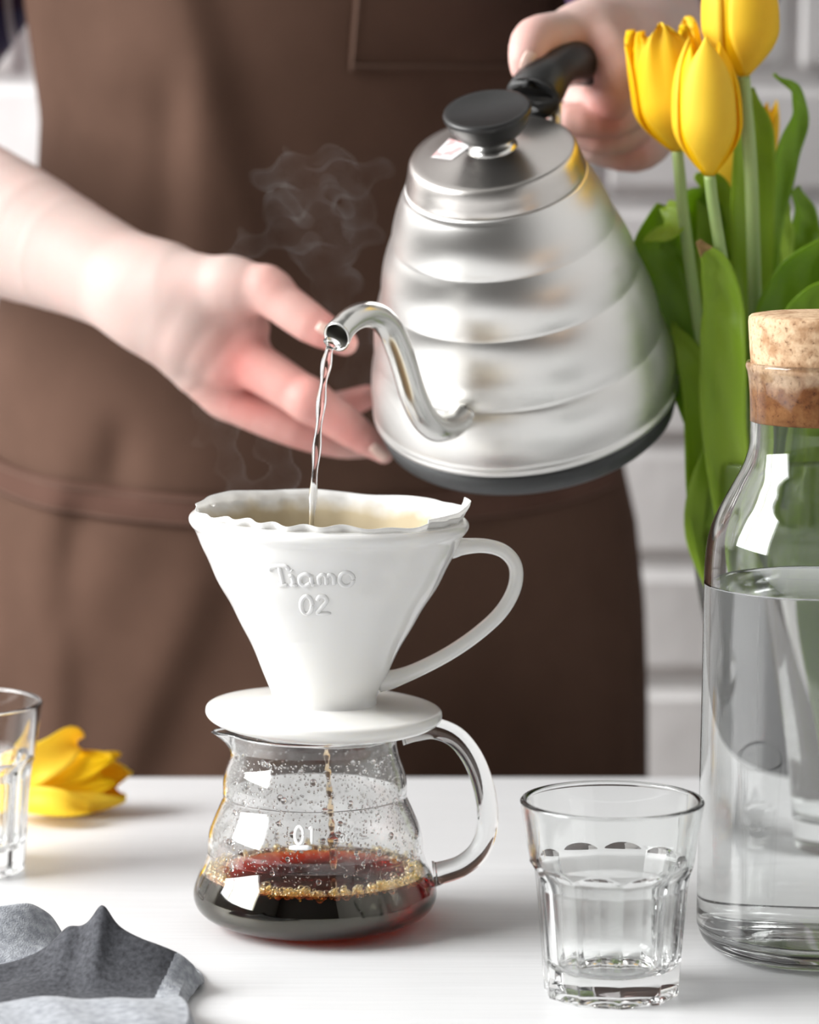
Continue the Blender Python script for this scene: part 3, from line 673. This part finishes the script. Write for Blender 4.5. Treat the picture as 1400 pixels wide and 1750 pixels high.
def flower(root, base, tip, R, spin=0, half=.95, opens=None, ruffle=0.0, names=True):
    M = axis_matrix(base, tip, spin); h = (Vector(tip)-Vector(base)).length
    for k in range(6):
        inn = k % 2; op_ = 0 if opens is None else opens[k]
        V, Fc = petal(h*(.95 if inn else 1)*(1-.04*(k == 2)), R*(1 if not inn else .93), half*(.92 if inn else 1.0), k*pi/3, tipout=op_+(.05 if k == 0 else 0), inset=.0012 if inn else 0, ruffle=ruffle)
        o = obj('petal', [M@v for v in V], Fc, 'tulip_pale' if k in (0,4) else 'tulip_yellow', root); sd = o.modifiers.new('t', 'SOLIDIFY'); sd.thickness = .0006
def leaf(root, pts, widths, twists, cup=.25, mat='leaf', n=34, dry=False, fold=0):
    c_ = crom([P(*q) for q in pts], n); wd = crom([(x,) for x in widths], n)[:,0]; tw = crom([(x,) for x in twists], n)[:,0]
    V, Fc = [], []; m_ = 9
    for i in range(n):
        t = Vector(c_[min(i+1,n-1)]-c_[max(i-1,0)]).normalized(); f_ = Vector((0,-1,0)); s = t.cross(f_).normalized(); nn = s.cross(t).normalized()
        R_ = Matrix.Rotation(radians(tw[i]), 3, t); s = R_@s; nn = R_@nn
        hw_ = max(.0004, wd[i]/2/3640)
        for k in range(m_):
            u = 2*k/(m_-1)-1; V.append(Vector(c_[i])+s*(u*hw_)+nn*(cup*hw_*(u*u-.4)+.0006*sin(i*.9+k)))
    for i in range(n-1):
        for k in range(m_-1): q = i*m_+k; Fc.append((q, q+1, q+m_+1, q+m_))
    o = obj('leaf', V, Fc, mat, root); sd = o.modifiers.new('t', 'SOLIDIFY'); sd.thickness = .0007
    if dry:
        o.data.materials.append(MAT['dry_tip'])
        for p_ in o.data.polygons:
            if p_.index >= (n-1-3)*(m_-1): p_.material_index = 1
    return o
def stem(root, pts, r0, r1):
    c_ = crom([P(*q) for q in pts], 40); V, Fc = tube(c_, [r0+(r1-r0)*i/39 for i in range(40)], 12); fixn(obj('stem', V, Fc, 'stem', root))
def tulip(label, basepx, tippx, hw_, stempts, spin, r=.0026, half=.95, **k):
    b_ = P(*basepx); root = empty('tulip', T(P(*stempts[-1]))); tag(root, label, 'tulip', 'yellow tulips in the vase')
    flower(root, b_, P(*tippx), hw_, spin, half, **k); stem(root, [basepx]+stempts, r, r*1.15); return root
tA = tulip('yellow ruffled tulip nearest the kettle, in front of the gripping hand', (1158,258,1.575), (1128,40,1.572), .0178, [(1162,300,1.576),(1170,380,1.58),(1205,620,1.585),(1265,880,1.589),(1318,1150,1.589),(1335,1360,1.588)], .5, ruffle=.0022, opens=[.25,.2,.3,.15,.35,.2])
tB = tulip('closed yellow tulip in the middle of the bunch, lower front', (1213,300,1.545), (1204,66,1.545), .0160, [(1219,350,1.548),(1235,450,1.552),(1262,620,1.56),(1285,880,1.58),(1320,1150,1.583),(1328,1370,1.583)], -pi/2, opens=[-.1,.0,-.1,0,-.1,0])
tC = tulip('tallest yellow tulip, cut by the top edge of the picture', (1271,130,1.575), (1264,-85,1.570), .0180, [(1275,180,1.576),(1284,300,1.578),(1290,500,1.58),(1297,720,1.586),(1318,1000,1.589),(1345,1375,1.589)], -pi/2+.5, r=.0030, opens=[0,.05,0,.05,0,.05])
tD = tulip('yellow tulip mostly hidden behind the tall leaf and stem', (1248,338,1.625), (1296,165,1.628), .0150, [(1245,380,1.624),(1262,600,1.615),(1290,880,1.60),(1330,1150,1.595),(1352,1370,1.597)], .2)
leaf(tA, [(1262,900,1.585),(1215,740,1.585),(1170,600,1.59),(1130,480,1.60),(1118,420,1.605),(1138,352,1.60)], [60,78,100,92,80,30], [0,10,25,30,20,0], .3)
leaf(tA, [(1138,350,1.598),(1150,372,1.590),(1140,395,1.582),(1100,412,1.578)], [24,54,60,6], [20,45,60,60], .1, 'leaf_light', n=16)
leaf(tD, [(1272,900,1.60),(1225,700,1.60),(1195,540,1.605),(1185,430,1.61),(1190,360,1.605),(1168,336,1.59)], [70,100,125,115,85,10], [0,-5,-10,0,20,40], .3)
leaf(tD, [(1280,880,1.60),(1262,640,1.60),(1240,480,1.605),(1228,390,1.607),(1216,322,1.607),(1190,300,1.60)], [60,90,100,80,56,6], [0,0,10,10,10,10], .35, 'leaf_light')
leaf(tB, [(1262,900,1.56),(1240,740,1.555),(1238,600,1.55),(1236,520,1.55),(1222,455,1.548),(1194,412,1.545)], [66,74,76,64,46,5], [-5,-15,-20,-10,0,10], .5, 'leaf_light', dry=True)
leaf(tC, [(1296,860,1.595),(1288,560,1.592),(1286,420,1.592),(1288,300,1.592),(1290,220,1.592),(1284,150,1.592)], [50,54,70,72,58,6], [0,0,0,0,0,0], .35, 'leaf_light')
leaf(tC, [(1300,880,1.60),(1306,520,1.60),(1322,370,1.60),(1344,270,1.60),(1366,200,1.60),(1358,155,1.598),(1324,126,1.595)], [50,44,46,48,40,34,4], [0,20,30,25,40,60,70], .3)
leaf(tD, [(1310,880,1.61),(1330,560,1.61),(1342,440,1.61),(1338,370,1.61),(1334,316,1.61)], [50,44,40,34,6], [20,40,50,40,30], .5, 'leaf_light')
leaf(tD, [(1325,880,1.625),(1345,600,1.625),(1372,450,1.625),(1376,380,1.625),(1360,322,1.62)], [50,56,50,50,20], [-30,-40,-35,20,40], .4)
leaf(tC, [(1306,860,1.575),(1310,640,1.572),(1330,520,1.570),(1375,460,1.565),(1440,425,1.56),(1500,410,1.555)], [50,60,78,86,60,6], [0,10,25,30,20,20], .3)
leaf(tB, [(1310,860,1.565),(1330,680,1.56),(1360,560,1.555),(1400,510,1.55),(1460,480,1.545)], [50,60,64,60,8], [0,10,20,20,20], .3)
leaf(tA, [(1325,1250,1.583),(1250,1000,1.572),(1212,840,1.572),(1200,700,1.574),(1178,610,1.58),(1150,550,1.59)], [40,86,84,66,46,5], [0,0,15,15,15,15], .4, 'leaf_light')

leaf(tB, [(1330,1330,1.582),(1275,1050,1.572),(1222,900,1.566),(1236,780,1.562),(1268,650,1.562)], [40,90,96,70,8], [0,-10,-20,-10,0], .5, 'leaf_light')
leaf(tC, [(1350,1330,1.590),(1365,1050,1.585),(1372,880,1.585),(1385,740,1.585),(1405,600,1.58),(1430,530,1.575)], [40,90,96,80,66,6], [0,10,20,20,20,10], .5, 'leaf_light')
leaf(tD, [(1340,1330,1.600),(1320,1050,1.605),(1310,880,1.612),(1325,740,1.62),(1340,620,1.625),(1350,560,1.625)], [40,96,130,110,80,6], [0,0,0,10,10,10], .3)
leaf(tC, [(1338,1300,1.578),(1335,1050,1.568),(1330,900,1.565),(1342,760,1.563),(1360,650,1.56),(1375,600,1.56)], [30,60,64,60,44,5], [0,15,25,25,20,10], .5, 'leaf_light')

# loose flower head on the table
fl = empty('loose_tulip', T(P(60,1391,1.64))); tag(fl, 'loose yellow tulip head lying on the table behind the left tumbler', 'flower')
b0 = P(20,1345,1.645); b1 = P(212,1330,1.635)
flower(fl, b0, b1, .0160, .6, .95, opens=[.1,.35,.25,.1,.1,.3], ruffle=.0012)
def curl(ctrl, wd, name='petal', mat='tulip_yellow', side=(0,-.6,.8)):
    c_ = crom([P(*q) for q in ctrl], 22); w_ = crom([(x,) for x in wd], 22)[:,0]; V, Fc = [], []
    for i in range(22):
        t = Vector(c_[min(i+1,21)]-c_[max(i-1,0)]).normalized(); s = t.cross(Vector(side)).normalized(); nn = s.cross(t)
        for k in range(9): u = 2*k/8-1; V.append(Vector(c_[i])+s*(u*w_[i]/2/3560)+nn*(.0035*(u*u)))
    for i in range(21):
        for k in range(8): q = i*9+k; Fc.append((q, q+1, q+10, q+9))
    o = obj(name, V, Fc, mat, fl); sd = o.modifiers.new('t','SOLIDIFY'); sd.thickness = .0006
curl([(15,1345,1.635),(55,1312,1.625),(95,1288,1.625),(122,1266,1.632),(132,1270,1.642)], [30,62,60,44,22], mat='tulip_pale', side=(.3,-.9,.3))
curl([(15,1372,1.63),(60,1372,1.615),(110,1378,1.61),(152,1386,1.615)], [30,50,46,14], mat='tulip_pale', side=(0,-.8,.6))

# ------------------------------------------------------------------ person: arms and hands by signed distance, then clothing
def arm_mesh(parts, lo, hi, h):
    return sparse(parts, lo, hi, h)
flushpts = []
def hand_right(G):
    ys = 1.25
    d = chain(G, [P(-330,232,1.85), P(-150,318,1.78), P(0,385,1.725), P(150,452,1.688), P(255,505,1.665)], [.042,.040,.0355,.0268,.0245], .012, ys)
    w_ = P(285,520,1.66)
    palm = chain(G, [P(255,505,1.665), P(330,560,1.652), P(398,612,1.650)], [.0245,.0225,.0140], .01, 1.2)
    palm = smin(palm, chain(G, [P(280,540,1.662), P(345,622,1.662), P(385,672,1.664)], [.0200,.0165,.0115], .01, 1.1), .008)
    palm = smin(palm, cap(G, P(290,500,1.672), P(370,650,1.690), .016, .010), .01)
    palm = smin(palm, cap(G, P(300,490,1.655), P(400,492,1.640), .0185, .0135), .010)     # thumb root
    palm = smin(palm, cap(G, P(400,505,1.648), P(432,560,1.648), .010, .0085), .010)      # web
    d = smin(d, palm, .012)
    thumb = chain(G, [P(395,487,1.640), P(455,500,1.632), P(530,552,1.622), P(590,586,1.618)], [.0135,.0105,.0098,.0062], .004)
    thumb = smin(thumb, cap(G, P(455,490,1.632), P(465,496,1.631), .0108, .0105), .003)
    index = chain(G, [P(402,612,1.650), P(430,622,1.645), P(528,684,1.632), P(606,738,1.630), P(656,776,1.630)], [.0138,.0120,.0104,.0088,.0048], .004)
    index = smin(index, cap(G, P(526,682,1.630), P(530,686,1.630), .0106, .0106), .003)
    middle = chain(G, [P(388,672,1.664), P(420,694,1.660), P(505,731,1.656), P(580,755,1.660), P(622,762,1.668)], [.0118,.0108,.0098,.0082,.0060], .004)
    ring_ = chain(G, [P(372,650,1.688), P(470,700,1.696), P(560,700,1.700), P(628,678,1.690)], [.011,.0095,.0085,.0060], .004)
    pinky = chain(G, [P(360,640,1.700), P(430,690,1.715), P(490,700,1.718)], [.0095,.0080,.0060], .004)
    f_ = smin(smin(index, middle, .0016), np.minimum(ring_, pinky), .0016); f_ = smin(f_, thumb, .003)
    return smin(d, f_, .006)
def bb(pts, pad):
    a = np.array(pts); return a.min(0)-pad, a.max(0)+pad
lo_, hi_ = bb([P(-330,232,1.92), P(660,790,1.61), P(-100,330,1.73), P(300,400,1.6), P(430,690,1.72)], .05)
VR, FR = arm_mesh(hand_right, lo_, hi_, .0014)
def hand_left(G):
    d = chain(G, [P(1100,38,1.690), P(1108,10,1.76), P(1125,-30,1.84), P(1150,-60,1.92)], [.0265,.0280,.034,.040])
    palm = chain(G, [P(1108,70,1.682), P(1092,85,1.655), P(1078,100,1.638)], [.0255,.021,.015])
    palm = smin(palm, cap(G, P(1112,80,1.685), P(1128,180,1.690), .022, .017), .01)
    palm = smin(palm, chain(G, [P(1088,48,1.668), P(1035,44,1.640), P(985,54,1.622)], [.0165,.0145,.0120]), .01)
    palm = smin(palm, chain(G, [P(1010,52,1.628), P(1034,78,1.616), P(1060,118,1.612)], [.0110,.0105,.0115]), .010)
    d = smin(d, palm, .012)
    thumb = chain(G, [P(1000,50,1.628), P(958,56,1.612), P(914,66,1.596), P(900,92,1.586), P(892,118,1.584)], [.0120,.0100,.0102,.0086,.0055])
    index = chain(G, [P(1085,80,1.650), P(1064,128,1.616), P(1046,168,1.612), P(1012,176,1.624), P(985,168,1.640)], [.0145,.0116,.0102,.0084,.0066])
    middle = chain(G, [P(1100,120,1.672), P(1084,176,1.638), P(1040,204,1.620), P(975,203,1.616), P(922,196,1.624)], [.0140,.0108,.0092,.0078,.0052])
    ring_ = chain(G, [P(1115,150,1.685), P(1090,210,1.654), P(1040,236,1.634), P(975,226,1.632)], [.0125,.0098,.0088,.0068])
    pinky = chain(G, [P(1128,178,1.690), P(1124,236,1.678), P(1084,266,1.658), P(1012,254,1.648), P(985,244,1.650)], [.0115,.0092,.0084,.0070,.0056])
    f_ = smin(smin(index, middle, .0005), smin(ring_, pinky, .0005), .0005)
    f_ = smin(f_, thumb, .001); return smin(d, f_, .005)
lo2, hi2 = bb([P(870,120,1.57), P(1150,-60,1.93), P(1140,280,1.69), P(900,0,1.6), P(1250,0,1.9)], .04)
VL, FL = arm_mesh(hand_left, lo2, hi2, .0015)
# torso under the clothes
XC, YC = -.053, 1.945
ZK = [-.75,-.3,-.02,.10,.23,.31,.40,.55,.68,.74]; AK = [.15,.165,.176,.170,.160,.143,.150,.168,.165,.08]; BK = [.15,.148,.145,.14,.138,.136,.138,.14,.11,.06]
def ab(z): return float(np.interp(z, ZK, AK)), float(np.interp(z, ZK, BK))
TV, TF = [], []; nz_, na_ = 60, 48
for j in range(nz_+1):
    z = -.75+(1.49)*j/nz_; a_, b_ = ab(z); a_ -= .012; b_ -= .012
    for i in range(na_): an = 2*pi*i/na_; TV.append((XC+a_*cos(an), YC+.18*a_*cos(an)+b_*sin(an), z))
for j in range(nz_):
    for i in range(na_): i2 = (i+1) % na_; TF.append((j*na_+i, j*na_+i2, (j+1)*na_+i2, (j+1)*na_+i))
TF.append(tuple(range(nz_*na_, (nz_+1)*na_))); TF.append(tuple(range(na_))[::-1])
PV, PF = join([(VR, FR), (VL, FL), (TV, TF)])
per = obj('person', PV, PF, 'skin'); tag(per, 'person in a brown apron and plaid shirt pouring from the kettle, one hand open', 'person')
fp = [(P(465,485,1.625),.016,.45),(P(575,575,1.615),.022,.5),(P(405,612,1.635),.018,.55),(P(385,680,1.65),.018,.55),(P(530,690,1.622),.016,.40),(P(610,745,1.622),.02,.40),(P(655,778,1.625),.018,.3),(P(430,530,1.645),.016,.35),
      (P(560,760,1.655),.03,.45),(P(620,682,1.69),.02,.7),(P(470,650,1.635),.03,.25),(P(470,720,1.65),.025,.35),(P(555,560,1.615),.02,.3),
      (P(900,60,1.59),.018,.35),(P(905,120,1.585),.012,.45),(P(1050,150,1.60),.022,.30),(P(1036,204,1.61),.014,.55),(P(1036,236,1.625),.014,.6),(P(1082,264,1.65),.016,.65),(P(940,198,1.615),.014,.4),(P(1005,95,1.615),.016,.5),(P(1010,40,1.64),.03,.15)]
PVn = np.array([list(v) for v in PV]); fl_ = np.zeros(len(PVn))
for c_, s_, k_ in fp: fl_ += k_*np.exp(-((np.linalg.norm(PVn-np.array(c_), axis=1)/s_)**2))
at = per.data.attributes.new('flush', 'FLOAT', 'POINT'); at.data.foreach_set('value', np.clip(fl_, 0, .9).astype(np.float32))
sm_ = per.modifiers.new('smooth', 'SMOOTH'); sm_.factor = .5; sm_.iterations = 3
# nails
pbv = caster(PV, PF)
def nail(cpx, ax, wd, ln, lift=.00005):
    V, Fc = [], []; n = 8; d = Vector((ax[0], ax[1])).normalized(); e = Vector((-d.y, d.x))
    for j in range(n+1):
        for i in range(n+1):
            u, v_ = 2*i/n-1, 2*j/n-1; k_ = sqrt(max(0, 1-.35*abs(v_)**3)); x = cpx[0]+d.x*ln*v_+e.x*wd*u*k_; y = cpx[1]+d.y*ln*v_+e.y*wd*u*k_
            h, nn = on_surface(pbv, x, y)
            if h is None or abs(h.y-cpx[2]) > .03: h = P(x, y, cpx[2]); nn = Vector((0,-1,0))
            V.append(h+nn*(lift+.0002*(1-u*u)))
    for j in range(n):
        for i in range(n): q = j*(n+1)+i; Fc.append((q, q+1, q+n+2, q+n+1))
    o = obj('fingernail', V, Fc, 'nail', per); s_ = o.modifiers.new('t','SOLIDIFY'); s_.thickness = .0005
nail((560,566,1.613), (.8,.5), 9, 20); nail((648,773,1.626), (.75,.65), 9, 17); nail((902,104,1.58), (-.4,.9), 11, 17)
# shirt
def shirt(G):
    z = G[...,2]; a_ = np.interp(z, ZK, AK)-.004; b_ = np.interp(z, ZK, BK)-.004
    x = G[...,0]-XC; y = G[...,1]-YC-.18*x; q = np.sqrt((x/a_)**2+(y/b_)**2); d = (q-1)*np.minimum(a_, b_); d = np.maximum(d, z-.72)
    r = chain(G, [(-.20,1.97,.64), (-.245,1.99,.48), P(-265,150,1.95)], [.072,.068,.064], .02)
    l = chain(G, [(.10,1.93,.64), (.17,1.97,.50), P(1180,-75,1.93), P(1130,-46,1.84), P(1105,-34,1.765)], [.070,.062,.056,.047,.043], .02)
    return smin(smin(d, r, .02), l, .012)
lo3, hi3 = (-.44,1.70,.20), (.32,2.14,.74); Vs, Fs = sparse(shirt, lo3, hi3, .006)
o = obj('shirt', Vs, Fs, 'plaid', per); sm_ = o.modifiers.new('smooth','SMOOTH'); sm_.iterations = 4; o['label'] = 'red and navy plaid shirt with rolled sleeves'
# apron
def ridge(x, z, x0, z0, x1, z1, wl, wr, amp):
    dx, dz = x1-x0, z1-z0; L = sqrt(dx*dx+dz*dz); t = ((x-x0)*dx+(z-z0)*dz)/L/L; off = ((x-x0)*dz-(z-z0)*dx)/L
    if dz < 0: off = -off
    k = exp(-max(0, -t, t-1)**2*14); w_ = wl if off < 0 else wr; return amp*k*exp(-(off/w_)**2)
def W(px, py): v = P(px, py, 1.82); return v.x, v.z
FOLDS = [(W(300,-40), W(425,430), .05, .016, .010), (W(300,190), W(290,430), .012, .010, -.004), (W(340,180), W(350,420), .012, .014, .004), (W(180,140), W(90,400), .02, .02, .004),
         (W(215,740), W(200,815), .012, .012, -.007), (W(100,890), W(95,1330), .020, .012, .007), (W(125,900), W(110,1040), .010, .012, -.006), (W(330,1020), W(200,1330), .02, .014, .006),
         (W(230,920), W(150,1020), .02, .02, .004), (W(640,900), W(420,1330), .03, .03, .008), (W(60,560), W(330,780), .03, .03, .004), (W(900,850), W(1000,1330), .03, .03, .006), (W(20,1000), W(20,1330), .012, .012, -.004)]
def fold(x, z): return sum(ridge(x, z, *p0, *p1, wl, wr, am) for p0, p1, wl, wr, am in FOLDS)
def AX(px, py, Y=1.9): return P(px, py, Y).x
lefts = [(-.30,-60),(0.0,-45),(.10,-30),(.18,-16),(.235,5),(.27,50),(.305,76),(.335,82),(.36,72),(.40,58),(.55,40)]
rights = [(-.30,1125),(0,1112),(.05,1106),(.10,1090),(.14,1062),(.20,1020),(.28,985),(.36,1010),(.40,1040),(.55,1060)]
SHEAR = .18
def edge(tab, z): px = np.interp(z, [t[0] for t in tab], [t[1] for t in tab]); return (px-700)/FPX*(1.925 if tab is lefts else 1.96)
def apron_pt(th, z, off=0.0):
    xl, xr = edge(lefts, z), edge(rights, z); xc, a_ = (xl+xr)/2, (xr-xl)/2; b_ = ab(z)[1]+.004
    flare = .03*max(0, min(1, (.05-z)/.3)); x = xc+(a_+off)*sin(th); f_ = fold(x, z)*cos(th)**.5 if cos(th) > 0 else 0
    if z < .60: pass
    return Vector((x, YC+SHEAR*(x-xc)-(b_+off)*cos(th)-f_, z))
nth, nzz = 150, 120; V, Fc = [], []
ths = [radians(-97+194*i/nth) for i in range(nth+1)]
for j in range(nzz+1):
    z = -.34+(.62+.34)*j/nzz
    for t in ths: V.append(apron_pt(t, z))
for j in range(nzz):
    for i in range(nth): q = j*(nth+1)+i; Fc.append((q, q+1, q+nth+2, q+nth+1))
apr = obj('apron', V, Fc, 'apron_canvas', per); sd = apr.modifiers.new('t','SOLIDIFY'); sd.thickness = .0016; sd.offset = 1; apr['label'] = 'dark brown canvas apron'
def patch(name, zlo, zhi, t0, t1, off, mat, parent, nj=24, ni=120, slope=None):
    V, Fc = [], []
    for j in range(nj+1):
        for i in range(ni+1):
            t = t0+(t1-t0)*i/ni; za, zb = zlo(t), zhi(t); z = za+(zb-za)*j/nj; V.append(apron_pt(t, z, off))
    for j in range(nj):
        for i in range(ni): q = j*(ni+1)+i; Fc.append((q, q+1, q+ni+2, q+ni+1))
    o = obj(name, V, Fc, mat, parent); sd = o.modifiers.new('t','SOLIDIFY'); sd.thickness = .0014; sd.offset = 1; return o
ztp = lambda t: W(0,806)[1]-.016*(1-((t-.2)/1.4)**2)+.004
zbt = lambda t: ztp(t)-.0170
pk = patch('pocket', lambda t: -.12, ztp, radians(-88), radians(70), .0022, 'apron_canvas', apr)
patch('pocket_band', zbt, lambda t: ztp(t)+.0006, radians(-88), radians(70), .0040, 'apron_band', apr, 6)
for dz in (-.0022, -.0150):
    q = [apron_pt(radians(-86+154*i/80), ztp(radians(-86+154*i/80))+dz, .0058) for i in range(81)]; V, Fc = tube(q, .00045, 6); obj('stitching', V, Fc, 'thread', apr)
zcp = W(600,122)[1]; tA_, tB_ = radians(7), radians(50)
patch('chest_pocket', lambda t: zcp, lambda t: .52, tA_, tB_, .0024, 'apron_canvas', apr, 10, 40)
q = [apron_pt(tA_+.010, zcp+.14*i/20, .0045) for i in range(21)]; V, Fc = tube(q, .0006, 6); obj('stitching', V, Fc, 'thread', apr)
q = [apron_pt(tA_+.01+(tB_-tA_-.02)*i/40, zcp+.003, .0045) for i in range(41)]; V, Fc = tube(q, .0006, 6); obj('stitching', V, Fc, 'thread', apr)

# ------------------------------------------------------------------ towel
def towel_h(px, s):                                      # s: 0 front .. 1 back across the cloth
    ridge_ = np.interp(px, [-120,0,40,70,90,108,125,140,155,168,185,230,300,325], [.010,.011,.015,.021,.027,.0250,.0262,.031,.0400,.0310,.0275,.0225,.0165,.010])
    front = np.interp(px, [-120,0,100,200,255,325], [.012,.0125,.0145,.0150,.0155,.0145])
    hump = np.interp(px, [-120,-40,10,50,68,90,325], [.024,.026,.027,.020,.010,.003,.002])
    pts = [(0,.004),(.06,front*.8),(.16,front),(.30,front*.97),(.40,front*.75),(.47,.0055),(.54,.006),(.62,ridge_*.55),(.69,ridge_),(.73,ridge_*.62),(.80,.004+hump*.35),(.88,hump),(.96,hump*.6),(1,.0025)]
    return float(np.interp(s, [q[0] for q in pts], [q[1] for q in pts]))
nx_, ns_ = 240, 160; Hm = np.zeros((ns_+1, nx_+1)); pxs = np.linspace(-140, 330, nx_+1)
for j in range(ns_+1):
    for i in range(nx_+1): Hm[j,i] = towel_h(pxs[i], j/ns_)
for _ in range(9):
    Hp = np.pad(Hm, 1, mode='edge'); Hm = (Hp[:-2,1:-1]+Hp[2:,1:-1]+Hp[1:-1,:-2]+Hp[1:-1,2:]+4*Hm)/8
for _ in range(40):
    Hp = np.pad(Hm, ((0,0),(1,1)), mode='edge'); Hm = (Hp[:,:-2]+Hp[:,2:]+2*Hm)/4
V, Fc = [], []
for j in range(ns_+1):
    s = j/ns_; Y = 1.195+.185*s
    for i in range(nx_+1):
        px = pxs[i]; yy = Y+.006*sin(px*.02)*s-(.03*max(0, (px-150)/180)**1.5*max(0, s-.55)*2); e = min(1, (330-px)/14)
        x = (px-700)/FPX*1.30+(.004*sin(s*9)-.012*max(0, s-.72)*3)*max(0, (px+140)/470)
        z = Hm[j,i]*(.35+.65*max(0, e))+.0004*sin(px*.05+s*11)
        V.append((x, yy, max(.0016, z)))
for j in range(ns_):
    for i in range(nx_): q = j*(nx_+1)+i; Fc.append((q, q+1, q+nx_+2, q+nx_+1))
tw = obj('kitchen_towel', V, Fc, 'linen'); tw.data.materials.append(MAT['linen_dark'])
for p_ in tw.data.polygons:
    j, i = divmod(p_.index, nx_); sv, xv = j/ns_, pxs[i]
    if .385+.02*sin(xv*.03) < sv < .715 and xv < 262+90*(sv-.40): p_.material_index = 1  # darker linen on the faces of the inner fold
sd = tw.modifiers.new('t','SOLIDIFY'); sd.thickness = .0016; sd.offset = -1
tag(tw, 'crumpled grey linen kitchen towel with a dark inner fold, lower left corner', 'towel')

# ------------------------------------------------------------------ steam
def tor(G, c_, R, r, sx=1, sy=1.0, sz=1):
    q = (G-np.array(c_))/np.array([sx, sy, sz]); return np.sqrt((np.sqrt(q[...,0]**2+q[...,1]**2)-R)**2+q[...,2]**2)-r
def ell(G, c_, rx, ry, rz):
    q = (G-np.array(c_))/np.array([rx, ry, rz]); return (np.linalg.norm(q, axis=-1)-1)*min(rx, ry, rz)
YS = 1.48
def steam(G):
    d = chain(G, [P(600,535,YS), P(585,510,YS), P(565,475,YS), P(555,430,YS), P(545,380,YS), P(550,330,YS), P(560,295,YS)], [.0040,.0075,.0085,.0080,.0110,.0100,.0080], .004)
    d = smin(d, tor(G, P(545,395,YS), .014, .0052, 1.25, .8, 1.5), .007)
    d = smin(d, tor(G, P(555,305,YS), .017, .0052, 1.05, .8, 1.3), .008)
    d = smin(d, chain(G, [P(490,390,YS), P(450,405,YS), P(400,425,YS), P(370,445,YS)], [.006,.0045,.003,.0012], .004), .006)
    d = smin(d, ell(G, P(550,300,YS), .022, .012, .0085), .006)
    d2 = chain(G, [P(350,770,YS), P(342,735,YS), P(352,705,YS), P(375,700,YS), P(392,730,YS), P(385,790,YS), P(400,830,YS)], [.002,.0035,.0045,.005,.005,.005,.006], .004)
    d3 = chain(G, [P(470,830,YS), P(480,790,YS), P(450,760,YS), P(470,720,YS)], [.008,.007,.006,.002], .004)
    d4 = chain(G, [P(610,560,YS+.015), P(625,620,YS+.015), P(600,660,YS+.015)], [.006,.010,.006], .004)
    return np.minimum(np.minimum(d, d2), np.minimum(d3, d4))
def wisps(G): return np.abs(steam(G)+.0022*np.sin(G[...,0]*310+G[...,2]*180)+.0018*np.sin(G[...,2]*420-G[...,0]*150+G[...,1]*200))-.0011
lo4, hi4 = bb([P(320,250,YS), P(690,850,YS)], np.array([.008,.04,.008])); Vs, Fs = sparse(wisps, lo4, hi4, .0012)
stm = obj('steam', Vs, Fs, 'steam'); tag(stm, 'faint white steam curling up in front of the dark apron', 'steam', kind='stuff')
